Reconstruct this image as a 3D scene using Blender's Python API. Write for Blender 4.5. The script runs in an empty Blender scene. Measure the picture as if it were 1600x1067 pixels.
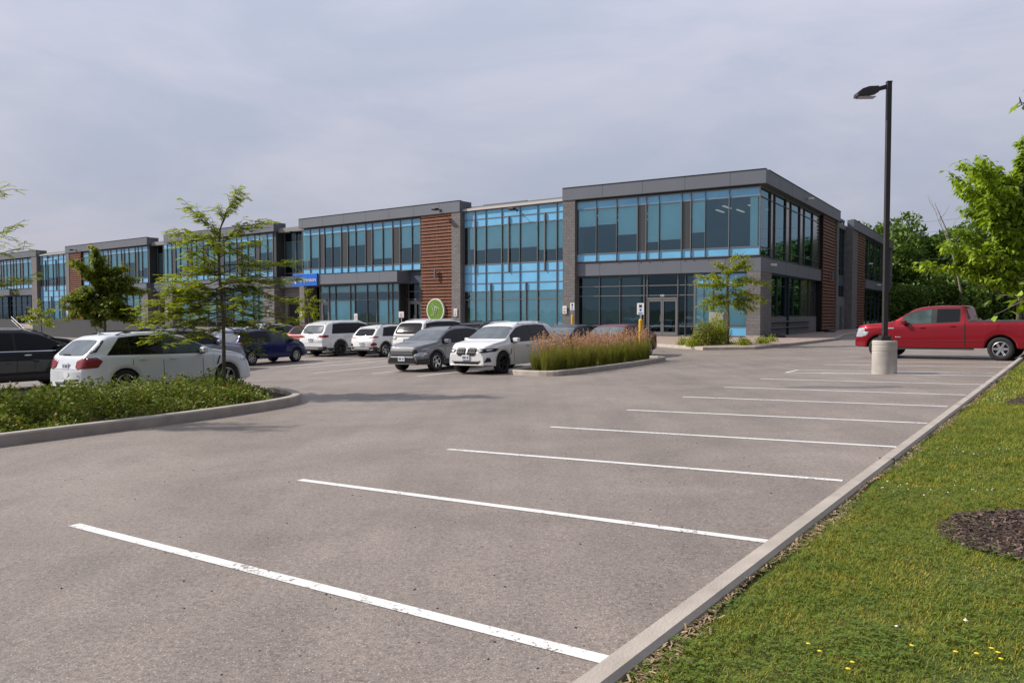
import bpy, bmesh, math, random
import numpy as np
from mathutils import Vector, Matrix, geometry
from mathutils.bvhtree import BVHTree
R = math.radians
rnd = random.Random(7)
S = bpy.context.scene
COL = S.collection

# ---------------------------------------------------------------- camera
cd = bpy.data.cameras.new("camera"); cam = bpy.data.objects.new("camera", cd); COL.objects.link(cam)
cam.location = (0, 0, 1.7); cam.rotation_euler = (R(90 - 2.033), 0, 0)
cd.sensor_width = 36; cd.lens = 36 * 1225 / 1600; cd.clip_end = 6000; cd.clip_start = .05
S.camera = cam
S.render.resolution_x = 1024; S.render.resolution_y = 682
S.view_settings.view_transform = 'Standard'; S.view_settings.look = 'None'
S.view_settings.exposure = 0.08; S.view_settings.gamma = 1
# ---------------------------------------------------------------- sky and sun
SUN_EL = R(38); sx, sy = -.985, .17
W = bpy.data.worlds.new("World"); S.world = W; W.use_nodes = True
nt = W.node_tree; N = nt.nodes; L_ = nt.links
bg = N['Background']; bg.inputs['Strength'].default_value = .1
sky = N.new('ShaderNodeTexSky'); sky.sky_type = 'NISHITA'; sky.sun_disc = False
sky.sun_elevation = SUN_EL; sky.sun_rotation = math.atan2(sx, sy); sky.dust_density = 3; sky.air_density = 1.2
tc = N.new('ShaderNodeTexCoord'); mp = N.new('ShaderNodeMapping'); mp.inputs['Scale'].default_value = (1, 1, 3.2)
mp.inputs['Rotation'].default_value = (R(12), R(-14), R(48))
L_.new(tc.outputs['Generated'], mp.inputs[0])
nz = N.new('ShaderNodeTexNoise'); nz.inputs['Scale'].default_value = 2.6; nz.inputs['Detail'].default_value = 7
nz.inputs['Roughness'].default_value = .55; nz.inputs['Distortion'].default_value = .35
L_.new(mp.outputs[0], nz.inputs['Vector'])
cr = N.new('ShaderNodeValToRGB'); cr.color_ramp.elements[0].position = .38; cr.color_ramp.elements[1].position = .62
cr.color_ramp.elements[0].color = (.435, .475, .595, 1); cr.color_ramp.elements[1].color = (.56, .565, .665, 1)
L_.new(nz.outputs['Fac'], cr.inputs[0])
sc = N.new('ShaderNodeVectorMath'); sc.operation = 'SCALE'; sc.inputs['Scale'].default_value = 10
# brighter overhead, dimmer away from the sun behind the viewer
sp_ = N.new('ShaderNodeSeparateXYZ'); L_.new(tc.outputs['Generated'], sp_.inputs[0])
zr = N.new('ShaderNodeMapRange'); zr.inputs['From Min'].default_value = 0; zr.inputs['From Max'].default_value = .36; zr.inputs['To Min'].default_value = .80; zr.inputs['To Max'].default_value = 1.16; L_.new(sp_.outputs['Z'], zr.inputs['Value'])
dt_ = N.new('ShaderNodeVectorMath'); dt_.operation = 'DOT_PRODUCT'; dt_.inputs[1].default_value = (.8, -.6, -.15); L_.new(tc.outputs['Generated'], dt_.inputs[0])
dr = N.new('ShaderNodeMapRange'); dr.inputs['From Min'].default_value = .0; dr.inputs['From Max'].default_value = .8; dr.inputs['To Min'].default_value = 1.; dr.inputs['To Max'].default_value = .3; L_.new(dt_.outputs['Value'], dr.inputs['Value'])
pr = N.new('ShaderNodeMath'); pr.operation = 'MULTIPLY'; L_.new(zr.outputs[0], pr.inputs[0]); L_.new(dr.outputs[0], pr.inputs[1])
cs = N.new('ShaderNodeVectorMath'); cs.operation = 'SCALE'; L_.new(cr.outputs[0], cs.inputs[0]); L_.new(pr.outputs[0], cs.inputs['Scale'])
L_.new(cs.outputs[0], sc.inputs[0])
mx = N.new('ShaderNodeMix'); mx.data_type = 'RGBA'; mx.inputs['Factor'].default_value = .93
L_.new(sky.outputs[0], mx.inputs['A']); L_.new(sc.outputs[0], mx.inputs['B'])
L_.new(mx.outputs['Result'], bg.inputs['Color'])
sd = bpy.data.lights.new("sun", 'SUN'); sd.energy = 4.7; sd.angle = R(1.2); sd.color = (1, .93, .83)
so = bpy.data.objects.new("sun", sd); COL.objects.link(so)
v = Vector((sx, sy, 0)).normalized() * math.cos(SUN_EL) + Vector((0, 0, math.sin(SUN_EL)))
so.rotation_euler = v.to_track_quat('Z', 'Y').to_euler(); so.location = v * 60

# ---------------------------------------------------------------- helpers
def tag(o, label=None, cat=None, group=None, kind=None):
    if label: o['label'] = label
    if cat: o['category'] = cat
    if group: o['group'] = group
    if kind: o['kind'] = kind
    return o
def empty(name, loc, rz=0):
    o = bpy.data.objects.new(name, None); COL.objects.link(o); o.location = loc; o.rotation_euler = (0, 0, rz)
    o.empty_display_size = .2; return o
def copy_tree(o, parent=None):
    c = o.copy(); COL.objects.link(c); c.parent = parent
    for ch in [x for x in COL.objects if x.parent == o]: copy_tree(ch, c)
    return c
def link(name, me, mat=None, parent=None, mw=None):
    o = bpy.data.objects.new(name, me); COL.objects.link(o)
    if mat: me.materials.append(mat)
    if parent: o.parent = parent
    if mw is not None:
        o.matrix_local = mw
    return o
class MB:
    def __init__(s): s.v = []; s.f = []
    def add(s, vs, fs):
        n = len(s.v); s.v += [tuple(p) for p in vs]; s.f += [tuple(i + n for i in f) for f in fs]
    def box(s, x0, x1, y0, y1, z0, z1):
        x0, x1 = min(x0, x1), max(x0, x1); y0, y1 = min(y0, y1), max(y0, y1)
        s.add([(x0,y0,z0),(x1,y0,z0),(x1,y1,z0),(x0,y1,z0),(x0,y0,z1),(x1,y0,z1),(x1,y1,z1),(x0,y1,z1)],
              [(0,3,2,1),(4,5,6,7),(0,1,5,4),(1,2,6,5),(2,3,7,6),(3,0,4,7)])
    def quad(s, a, b, c, d): s.add([a, b, c, d], [(0, 1, 2, 3)])
    def tube(s, pts, rads, n=6, cap=True):
        P = [Vector(p) for p in pts]; base = len(s.v)
        if not hasattr(rads, '__len__'): rads = [rads] * len(P)
        for i, p in enumerate(P):
            t = (P[min(i + 1, len(P) - 1)] - P[max(i - 1, 0)])
            t = t.normalized() if t.length > 1e-9 else Vector((0, 0, 1))
            a = t.orthogonal().normalized() if abs(t.z) < .9 else Vector((1, 0, 0)); a = (a - t * a.dot(t)).normalized(); b = t.cross(a)
            for k in range(n):
                an = 2 * math.pi * k / n; s.v.append(tuple(p + (a * math.cos(an) + b * math.sin(an)) * rads[i]))
        for i in range(len(P) - 1):
            for k in range(n):
                k2 = (k + 1) % n; s.f.append((base + i*n + k, base + i*n + k2, base + (i+1)*n + k2, base + (i+1)*n + k))
        if cap:
            s.f.append(tuple(base + k for k in range(n))[::-1]); s.f.append(tuple(base + (len(P)-1)*n + k for k in range(n)))
    def lathe(s, prof, n=24, axis='z', c=(0, 0, 0)):
        base = len(s.v)
        for r, h in prof:
            for k in range(n):
                a = 2 * math.pi * k / n
                p = (r*math.cos(a), r*math.sin(a), h) if axis == 'z' else (r*math.cos(a), h, r*math.sin(a))
                s.v.append((p[0]+c[0], p[1]+c[1], p[2]+c[2]))
        for i in range(len(prof) - 1):
            for k in range(n):
                k2 = (k + 1) % n; s.f.append((base+i*n+k, base+i*n+k2, base+(i+1)*n+k2, base+(i+1)*n+k))
    def build(s, name, mat, parent=None, mw=None, smooth=False, bevel=0):
        me = bpy.data.meshes.new(name); me.from_pydata(s.v, [], s.f); me.update()
        if smooth: me.polygons.foreach_set('use_smooth', [True] * len(me.polygons))
        o = link(name, me, mat, parent, mw)
        if bevel:
            m = o.modifiers.new('bevel', 'BEVEL'); m.width = bevel; m.segments = 2; m.limit_method = 'ANGLE'
        return o
def npmesh(name, V, F, mat, parent=None, smooth=False):
    me = bpy.data.meshes.new(name); V = np.asarray(V, np.float32); F = np.asarray(F, np.int32); k = F.shape[1]
    me.vertices.add(len(V)); me.vertices.foreach_set('co', V.ravel())
    me.loops.add(F.size); me.loops.foreach_set('vertex_index', F.ravel())
    me.polygons.add(len(F)); me.polygons.foreach_set('loop_start', np.arange(0, F.size, k, dtype=np.int32))
    me.polygons.foreach_set('loop_total', np.full(len(F), k, np.int32))
    if smooth: me.polygons.foreach_set('use_smooth', np.ones(len(F), bool))
    me.update(calc_edges=True); me.validate()
    return link(name, me, mat, parent)
def smin(a, b, k):
    m = min(a, b); return m - k * math.log(math.exp(-(a - m) / k) + math.exp(-(b - m) / k))
def g(X, Y):
    Xc = -smin(-smin(X, 24., 2.), 40., 2.); Yc = smin(Y, 27., 2.)
    return 1.7 - 1.727 + .0195 * Xc - .0095 * Yc

# ---------------------------------------------------------------- materials
def mat(name, col, rough=.6, metal=0, coat=0, spec=.5, noise=0, nscale=5, bump=0, bscale=40, emit=None, coord='Object'):
    m = bpy.data.materials.new(name); m.use_nodes = True; n = m.node_tree.nodes; l = m.node_tree.links
    b = n['Principled BSDF']; b.inputs['Base Color'].default_value = (*col, 1); b.inputs['Roughness'].default_value = rough
    b.inputs['Metallic'].default_value = metal; b.inputs['Coat Weight'].default_value = coat; b.inputs['Coat Roughness'].default_value = .04
    b.inputs['Specular IOR Level'].default_value = spec
    if noise or bump: t = n.new('ShaderNodeTexCoord')
    if noise:
        z = n.new('ShaderNodeTexNoise'); z.inputs['Scale'].default_value = nscale; z.inputs['Detail'].default_value = 6; l.new(t.outputs[coord], z.inputs['Vector'])
        r = n.new('ShaderNodeMapRange'); r.inputs['From Min'].default_value = .3; r.inputs['From Max'].default_value = .7
        r.inputs['To Min'].default_value = 1 - noise; r.inputs['To Max'].default_value = 1 + noise; l.new(z.outputs['Fac'], r.inputs['Value'])
        s = n.new('ShaderNodeVectorMath'); s.operation = 'SCALE'; s.inputs[0].default_value = col; l.new(r.outputs[0], s.inputs['Scale']); l.new(s.outputs[0], b.inputs['Base Color'])
    if bump:
        z2 = n.new('ShaderNodeTexNoise'); z2.inputs['Scale'].default_value = bscale; z2.inputs['Detail'].default_value = 4; l.new(t.outputs[coord], z2.inputs['Vector'])
        bp = n.new('ShaderNodeBump'); bp.inputs['Strength'].default_value = bump; bp.inputs['Distance'].default_value = .02
        l.new(z2.outputs['Fac'], bp.inputs['Height']); l.new(bp.outputs[0], b.inputs['Normal'])
    if emit: b.inputs['Emission Color'].default_value = (*emit[0], 1); b.inputs['Emission Strength'].default_value = emit[1]
    return m
def leafmat(name, cols, rough=.5, trans=.35, pos=None):
    m = bpy.data.materials.new(name); m.use_nodes = True; n = m.node_tree.nodes; l = m.node_tree.links
    b = n['Principled BSDF']; o = n['Material Output']; b.inputs['Roughness'].default_value = rough; b.inputs['Specular IOR Level'].default_value = .25
    gi = n.new('ShaderNodeNewGeometry'); c = n.new('ShaderNodeValToRGB'); e = c.color_ramp.elements
    while len(e) < len(cols): e.new(.5)
    for i, q in enumerate(cols): e[i].position = (pos[i] if pos else i / (len(cols) - 1)); e[i].color = (*q, 1)
    l.new(gi.outputs['Random Per Island'], c.inputs[0]); l.new(c.outputs[0], b.inputs['Base Color'])
    t = n.new('ShaderNodeBsdfTranslucent'); hs = n.new('ShaderNodeHueSaturation'); hs.inputs['Saturation'].default_value = 1.1; hs.inputs['Value'].default_value = 1.5
    hs.inputs['Hue'].default_value = .49
    l.new(c.outputs[0], hs.inputs['Color']); l.new(hs.outputs[0], t.inputs['Color'])
    x = n.new('ShaderNodeMixShader'); x.inputs[0].default_value = trans; l.new(b.outputs[0], x.inputs[1]); l.new(t.outputs[0], x.inputs[2]); l.new(x.outputs[0], o.inputs['Surface'])
    return m
def ramp(n, l, src, stops):
    c = n.new('ShaderNodeValToRGB'); e = c.color_ramp.elements
    while len(e) < len(stops): e.new(.5)
    for i, (p, q) in enumerate(stops): e[i].position = p; e[i].color = (*q, 1)
    l.new(src, c.inputs[0]); return c.outputs[0]
def noise(n, l, vec, scale, detail=6, rough=.55, dist=0):
    z = n.new('ShaderNodeTexNoise'); z.inputs['Scale'].default_value = scale; z.inputs['Detail'].default_value = detail
    z.inputs['Roughness'].default_value = rough; z.inputs['Distortion'].default_value = dist; l.new(vec, z.inputs['Vector']); return z.outputs['Fac']
def mixc(n, l, mode, fac, a, b):
    m = n.new('ShaderNodeMix'); m.data_type = 'RGBA'; m.blend_type = mode
    if isinstance(fac, float): m.inputs['Factor'].default_value = fac
    else: l.new(fac, m.inputs['Factor'])
    for k, q in (('A', a), ('B', b)):
        if isinstance(q, tuple): m.inputs[k].default_value = (*q, 1)
        else: l.new(q, m.inputs[k])
    return m.outputs['Result']

def asphalt_mat(name='asphalt', paint=False):
    m = bpy.data.materials.new(name); m.use_nodes = True; n = m.node_tree.nodes; l = m.node_tree.links; b = n['Principled BSDF']
    t = n.new('ShaderNodeTexCoord').outputs['Object']
    fine = noise(n, l, t, 95, 3, .75); med = noise(n, l, t, 30, 4, .65); big = noise(n, l, t, .35, 5, .6, .6); blot = noise(n, l, t, 1.3, 6, .65)
    base = ramp(n, l, big, [(.3, (.212, .176, .153)), (.5, (.258, .215, .188)), (.7, (.305, .257, .226))])
    b1 = ramp(n, l, blot, [(.3, (.86, .86, .86)), (.55, (1, 1, 1)), (.75, (1.08, 1.06, 1.04))])
    b2 = ramp(n, l, fine, [(.30, (.28, .28, .30)), (.45, (.86, .86, .86)), (.58, (1.05, 1.05, 1.04)), (.72, (2.0, 1.98, 1.95))])
    b3 = ramp(n, l, med, [(.34, (.6, .6, .61)), (.5, (1, 1, 1)), (.7, (1.25, 1.25, 1.24))])
    mt = n.new('ShaderNodeMapping'); mt.inputs['Rotation'].default_value = (0, 0, R(36)); mt.inputs['Scale'].default_value = (2.2, .12, 1); l.new(t, mt.inputs[0])
    trk = ramp(n, l, noise(n, l, mt.outputs[0], 1, 4, .5), [(.35, (.92, .92, .925)), (.55, (1.02, 1.02, 1.02))])
    base = mixc(n, l, 'MULTIPLY', 1., base, trk)
    c = mixc(n, l, 'MULTIPLY', 1., base, b1); c = mixc(n, l, 'MULTIPLY', 1., c, b2); c = mixc(n, l, 'MULTIPLY', .8, c, b3)
    # sparse dark specks and pale stones
    vo = n.new('ShaderNodeTexVoronoi'); vo.inputs['Scale'].default_value = 48; l.new(t, vo.inputs['Vector'])
    sp = ramp(n, l, vo.outputs['Distance'], [(0, (1, 1, 1)), (.16, (1, 1, 1)), (.24, (0, 0, 0))])
    sel = ramp(n, l, vo.outputs['Color'], [(.0, (0, 0, 0)), (.66, (0, 0, 0)), (.68, (1, 1, 1))])
    f = mixc(n, l, 'MULTIPLY', 1., sp, sel)
    c = mixc(n, l, 'MIX', f, c, (.50, .47, .45))
    if paint:
        w = noise(n, l, t, 26, 6, .75, .5); w2 = noise(n, l, t, 3, 2)
        mm = n.new('ShaderNodeMath'); mm.operation = 'MULTIPLY_ADD'; mm.inputs[1].default_value = .35; l.new(w2, mm.inputs[0]); l.new(w, mm.inputs[2])
        ms = ramp(n, l, mm.outputs[0], [(.555, (0, 0, 0)), (.585, (1, 1, 1))])
        pc = ramp(n, l, fine, [(.3, (.60, .60, .59)), (.6, (.80, .80, .79))])
        c = mixc(n, l, 'MIX', ms, c, pc)
    l.new(c, b.inputs['Base Color']); b.inputs['Roughness'].default_value = .6; b.inputs['Specular IOR Level'].default_value = .55
    bp = n.new('ShaderNodeBump'); bp.inputs['Strength'].default_value = .55; bp.inputs['Distance'].default_value = .006 if not paint else .003
    l.new(fine, bp.inputs['Height']); l.new(bp.outputs[0], b.inputs['Normal'])
    return m
def brick_mat(name, c1, c2, cm, w, h, bw=.5, ms=.012, rot=None, coat=0):
    m = bpy.data.materials.new(name); m.use_nodes = True; n = m.node_tree.nodes; l = m.node_tree.links; b = n['Principled BSDF']
    t = n.new('ShaderNodeTexCoord').outputs['Object']; mpn = n.new('ShaderNodeMapping')
    if rot:
        sx_ = n.new('ShaderNodeSeparateXYZ'); l.new(t, sx_.inputs[0]); ad = n.new('ShaderNodeMath'); ad.operation = 'ADD'; l.new(sx_.outputs[0], ad.inputs[0]); l.new(sx_.outputs[1], ad.inputs[1])
        cx_ = n.new('ShaderNodeCombineXYZ'); l.new(ad.outputs[0], cx_.inputs[0]); l.new(sx_.outputs[2], cx_.inputs[1]); l.new(cx_.outputs[0], mpn.inputs[0])
    else: l.new(t, mpn.inputs[0])
    br = n.new('ShaderNodeTexBrick'); l.new(mpn.outputs[0], br.inputs['Vector']); br.inputs['Scale'].default_value = 1
    br.inputs['Brick Width'].default_value = w; br.inputs['Row Height'].default_value = h; br.inputs['Mortar Size'].default_value = ms
    br.inputs['Color1'].default_value = (*c1, 1); br.inputs['Color2'].default_value = (*c2, 1); br.inputs['Mortar'].default_value = (*cm, 1)
    z = noise(n, l, t, 6); r = ramp(n, l, z, [(.3, (.85, .85, .85)), (.7, (1.12, 1.12, 1.12))]); c = mixc(n, l, 'MULTIPLY', 1., br.outputs['Color'], r)
    l.new(c, b.inputs['Base Color']); b.inputs['Roughness'].default_value = .85
    bp = n.new('ShaderNodeBump'); bp.inputs['Strength'].default_value = .5; bp.inputs['Distance'].default_value = .01; bp.invert = True
    l.new(br.outputs['Fac'], bp.inputs['Height']); l.new(bp.outputs[0], b.inputs['Normal']); return m
def glass_mat(name, tint, refl=.10, rough=.02):
    m = bpy.data.materials.new(name); m.use_nodes = True; n = m.node_tree.nodes; l = m.node_tree.links; o = n['Material Output']
    n.remove(n['Principled BSDF']); t = n.new('ShaderNodeBsdfTransparent'); t.inputs[0].default_value = (*tint, 1)
    gl = n.new('ShaderNodeBsdfGlossy'); gl.inputs['Roughness'].default_value = rough; gl.inputs['Color'].default_value = (.55, .85, 1, 1)
    f = n.new('ShaderNodeFresnel'); f.inputs['IOR'].default_value = 1.5
    a = n.new('ShaderNodeMath'); a.operation = 'ADD'; a.inputs[1].default_value = refl; a.use_clamp = True; l.new(f.outputs[0], a.inputs[0])
    tcn = n.new('ShaderNodeTexCoord'); nzz = noise(n, l, tcn.outputs['Object'], .7, 2); bp = n.new('ShaderNodeBump'); bp.inputs['Strength'].default_value = .12; bp.inputs['Distance'].default_value = .05
    l.new(nzz, bp.inputs['Height']); l.new(bp.outputs[0], gl.inputs['Normal'])
    x = n.new('ShaderNodeMixShader'); l.new(a.outputs[0], x.inputs[0]); l.new(t.outputs[0], x.inputs[1]); l.new(gl.outputs[0], x.inputs[2]); l.new(x.outputs[0], o.inputs['Surface'])
    return m

M = {}
M['asphalt'] = asphalt_mat(); M['paint'] = asphalt_mat('road_paint', True)
M['concrete'] = mat('concrete', (.41, .365, .32), .85, noise=.16, nscale=3, bump=.25, bscale=60)
M['concrete_base'] = mat('concrete_base', (.40, .375, .34), .8, noise=.2, nscale=2.2, bump=.2, bscale=30)
M['earth'] = mat('earth', (.06, .07, .03), .95, noise=.3, nscale=.5)
M['mulch'] = mat('mulch', (.04, .024, .018), .95, noise=.5, nscale=25, bump=1, bscale=60)
M['paver'] = brick_mat('paver', (.34, .25, .21), (.38, .29, .25), (.27, .22, .20), .2, .1, ms=.006)
M['panel'] = mat('panel', (.152, .166, .198), .5, .1, noise=.04, nscale=.6)
M['panel_side'] = M['panel']
M['joint'] = mat('joint', (.03, .032, .035), .7)
M['block'] = brick_mat('block', (.165, .155, .158), (.20, .188, .19), (.115, .108, .11), .4, .2, ms=.01, rot=(R(90), 0, 0))
M['block_side'] = M['block']
M['wood'] = mat('wood', (.205, .074, .038), .55, noise=.3, nscale=7)
M['void'] = mat('void', (.012, .012, .014), .8)
M['mullion'] = mat('mullion', (.22, .215, .215), .4, .4)
M['mullion_dark'] = mat('mullion_dark', (.07, .075, .08), .45, .4)
M['spandrel'] = mat('spandrel', (.17, .49, .78), .12, 0, .6, noise=.1, nscale=.9)
M['spandrel_grey'] = mat('spandrel_grey', (.055, .057, .056), .2, 0, .5)
M['glass'] = glass_mat('glass', (.92, .99, 1.0), .12)
M['glass_dark'] = glass_mat('glass_dark', (.42, .48, .49), .03)
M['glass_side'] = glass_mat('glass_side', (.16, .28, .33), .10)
M['blind'] = mat('blind', (.50, .92, .98), .8, noise=.05, nscale=1)
M['blind_grey'] = mat('blind_grey', (.55, .68, .70), .8)
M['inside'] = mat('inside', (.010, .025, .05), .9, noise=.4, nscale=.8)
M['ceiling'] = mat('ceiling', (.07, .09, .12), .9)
M['striplight'] = mat('striplight', (.8, .8, .8), .5, emit=((1, .97, .9), .25))
M['coping'] = mat('coping', (.52, .50, .47), .5, .3)
M['roof'] = mat('roof', (.25, .25, .25), .9)
M['white'] = mat('white', (.78, .78, .76), .5, noise=.03)
M['black'] = mat('black', (.018, .018, .02), .5)
M['railing'] = mat('railing', (.04, .042, .047), .5)
M['yellow'] = mat('yellow', (.72, .42, .02), .45, noise=.08, nscale=8)
M['signblue'] = mat('signblue', (.012, .14, .62), .35, noise=.03)
M['signgreen'] = mat('signgreen', (.12, .26, .018), .45, noise=.05)
M['signred'] = mat('signred', (.6, .05, .05), .5)
M['steel'] = mat('steel', (.55, .56, .58), .3, .9)
M['polemat'] = mat('pole_paint', (.05, .043, .047), .45, .3, noise=.08, nscale=6)
M['bark'] = mat('bark', (.13, .105, .085), .9, noise=.3, nscale=14, bump=.8, bscale=30)
M['bark_pale'] = mat('bark_pale', (.26, .23, .19), .9, noise=.25, nscale=10)
M['leaf_locust'] = leafmat('leaf_locust', [(.15, .20, .018), (.25, .31, .03), (.34, .40, .05), (.19, .24, .025)], rough=.6, trans=.5)
M['leaf_dark'] = leafmat('leaf_dark', [(.08, .13, .016), (.13, .19, .022), (.24, .27, .035), (.10, .15, .018)], trans=.45)
M['leaf_big'] = leafmat('leaf_big', [(.14, .23, .018), (.24, .36, .03), (.36, .48, .06), (.12, .19, .018)], trans=.35)
M['leaf_forest'] = leafmat('leaf_forest', [(.035, .075, .014), (.07, .13, .022), (.10, .17, .03), (.045, .09, .016)], trans=.2)
M['leaf_forest2'] = leafmat('leaf_forest2', [(.05, .10, .02), (.11, .19, .03), (.15, .23, .04), (.06, .11, .02)], trans=.2)
M['leaf_shrub'] = leafmat('leaf_shrub', [(.07, .11, .016), (.13, .185, .026), (.22, .26, .045), (.085, .13, .02), (.30, .20, .05)], rough=.7, trans=.2, pos=[0, .3, .6, .9, .985])
M['leaf_low'] = leafmat('leaf_low', [(.13, .20, .03), (.24, .30, .05), (.10, .16, .03)], trans=.2)
M['reed'] = leafmat('reed', [(.12, .155, .02), (.21, .24, .035), (.33, .31, .08)], trans=.25)
M['plume'] = leafmat('plume', [(.38, .17, .085), (.52, .28, .16), (.48, .36, .22), (.36, .22, .11)], trans=.2)
M['grass'] = leafmat('grass', [(.11, .15, .016), (.19, .24, .026), (.29, .31, .045), (.40, .34, .10), (.16, .20, .024)], rough=.6, trans=.25, pos=[0, .35, .7, .93, 1])
def patchy(m):
    n = m.node_tree.nodes; l = m.node_tree.links; b = n['Principled BSDF']; src = b.inputs['Base Color'].links[0].from_socket
    t = n.new('ShaderNodeTexCoord').outputs['Object']; f = noise(n, l, t, 2.6, 6, .72, .6); c = ramp(n, l, f, [(.36, (.52, .70, .6)), (.46, (.9, .98, .9)), (.56, (1.15, 1.06, .95)), (.68, (1.6, 1.22, 1.2))])
    l.new(mixc(n, l, 'MULTIPLY', 1., src, c), b.inputs['Base Color'])
patchy(M['grass'])
M['clover'] = leafmat('clover', [(.085, .14, .016), (.16, .23, .025)], trans=.25)
M['flower_white'] = mat('flower_white', (.8, .78, .74), .7)
M['flower_yellow'] = mat('flower_yellow', (.85, .6, .02), .6)
M['chip'] = leafmat('chip', [(.028, .016, .012), (.085, .048, .034), (.24, .17, .13), (.045, .027, .02)], trans=0, pos=[0, .5, .93, 1])
M['thatch'] = leafmat('thatch', [(.22, .14, .075), (.36, .25, .14), (.46, .36, .22), (.18, .13, .07)], trans=0)
M['stain'] = mat('stain', (.12, .115, .115), .6, noise=.2, nscale=6)
def lawn_mat():
    m = bpy.data.materials.new('lawn_soil'); m.use_nodes = True; n = m.node_tree.nodes; l = m.node_tree.links; b = n['Principled BSDF']
    t = n.new('ShaderNodeTexCoord').outputs['Object']
    a = noise(n, l, t, 1.1, 6, .6); c = noise(n, l, t, 45, 5, .7)
    c1 = ramp(n, l, a, [(.3, (.055, .095, .016)), (.5, (.095, .135, .022)), (.7, (.15, .155, .035))])
    c2 = ramp(n, l, c, [(.3, (.35, .35, .35)), (.5, (1, 1, 1)), (.7, (1.6, 1.5, 1.3))])
    l.new(mixc(n, l, 'MULTIPLY', 1., c1, c2), b.inputs['Base Color']); b.inputs['Roughness'].default_value = .95
    bp = n.new('ShaderNodeBump'); bp.inputs['Strength'].default_value = 1; bp.inputs['Distance'].default_value = .03; l.new(c, bp.inputs['Height']); l.new(bp.outputs[0], b.inputs['Normal'])
    return m
M['lawn'] = lawn_mat()
# ---------------------------------------------------------------- ground, lot, kerbs, markings
def sheet(name, poly, dz, m, step=2., zf=None, kind='structure', parent=None):
    zf = zf or g
    xs = [p[0] for p in poly]; ys = [p[1] for p in poly]
    pts = [Vector(p[:2]) for p in poly]; n0 = len(pts)
    dense = []
    for i in range(n0):
        a, b = pts[i], pts[(i+1) % n0]; k = max(1, int((b - a).length / step))
        for j in range(k): dense.append(a.lerp(b, j / k))
    n1 = len(dense); ins = []
    def inside(x, y):
        c = False
        for i in range(n0):
            x1, y1 = poly[i][:2]; x2, y2 = poly[(i+1) % n0][:2]
            if (y1 > y) != (y2 > y) and x < (x2-x1)*(y-y1)/(y2-y1)+x1: c = not c
        return c
    X = min(xs) + step*.5
    while X < max(xs):
        Y = min(ys) + step*.5
        while Y < max(ys):
            if inside(X, Y): ins.append(Vector((X, Y)))
            Y += step
        X += step
    V, E, F, *_ = geometry.delaunay_2d_cdt(dense + ins, [(i, (i+1) % n1) for i in range(n1)], [], 1, 1e-4)
    mb = MB(); mb.add([(v.x, v.y, zf(v.x, v.y) + dz) for v in V], F)
    o = mb.build(name, m, parent); 
    # make faces point up
    bm = bmesh.new(); bm.from_mesh(o.data)
    for f in bm.faces:
        if f.normal.z < 0: f.normal_flip()
    bm.to_mesh(o.data); bm.free()
    if kind: o['kind'] = kind
    return o
def kerb(path, m=None, closed=False, w=.17, h=.15, name='kerb', zf=None, side=1):
    zf = zf or g; P = [Vector((p[0], p[1], 0)) for p in path]
    # resample
    Q = []; n = len(P); rng = n if closed else n - 1
    for i in range(rng):
        a, b = P[i], P[(i+1) % n]; k = max(1, int((b-a).length / .8))
        for j in range(k): Q.append(a.lerp(b, j/k))
    if not closed: Q.append(P[-1])
    n = len(Q); mb = MB(); prof = [(0, -.12), (0, h-.025), (.025, h), (w-.025, h), (w, h-.025), (w, -.12)]; k = len(prof)
    for i, p in enumerate(Q):
        a = Q[(i-1) % n] if (closed or i) else p; b = Q[(i+1) % n] if (closed or i < n-1) else p
        t = (b - a).normalized(); nn = Vector((-t.y, t.x, 0)) * side
        for o, z in prof:
            q = p + nn * o; mb.v.append((q.x, q.y, zf(p.x, p.y) + z))
    for i in range(n if closed else n-1):
        for j in range(k-1):
            a = i*k+j; b = i*k+j+1; c = ((i+1) % n)*k+j+1; d = ((i+1) % n)*k+j
            mb.f.append((a, b, c, d) if side > 0 else (a, d, c, b))
    if not closed: mb.f.append(tuple(range(k))); mb.f.append(tuple(range((n-1)*k, n*k))[::-1])
    o = mb.build(name, m or M['concrete']); o['kind'] = 'structure'; return o
def chaikin(P, n=2, closed=True):
    for _ in range(n):
        Q = []
        m = len(P)
        for i in range(m if closed else m-1):
            a, b = P[i], P[(i+1) % m]
            Q += [tuple(.75*x+.25*y for x, y in zip(a, b)), tuple(.25*x+.75*y for x, y in zip(a, b))]
        P = Q if closed else [P[0]] + Q + [P[-1]]
    return P
# far ground
gb = MB(); rings = [0, 8, 16, 24, 32, 40, 55, 75, 100, 150, 250, 500, 1200, 2600]; na = 48
for i, r in enumerate(rings):
    for k in range(na):
        a = 2*math.pi*k/na; x, y = r*math.cos(a), 20 + r*math.sin(a); gb.v.append((x, y, g(x, y) - .22))
for i in range(len(rings)-1):
    for k in range(na):
        k2 = (k+1) % na; gb.f.append((i*na+k, i*na+k2, (i+1)*na+k2, (i+1)*na+k))
gb.build('ground', M['earth'])['kind'] = 'structure'
kx = lambda y: .73*y - 2.25                       # road-side edge of the straight kerb
sheet('parking_lot', [(kx(-4)+.1, -4), (kx(62)+.1, 62), (60, 75), (60, 130), (-100, 130), (-100, -4)], 0, M['asphalt'], 2.0)
kerb([(kx(y), y) for y in (-2, 6, 12, 20, 30, 45, 60)], side=-1, w=.15, h=.13)
jb = MB()
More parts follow.
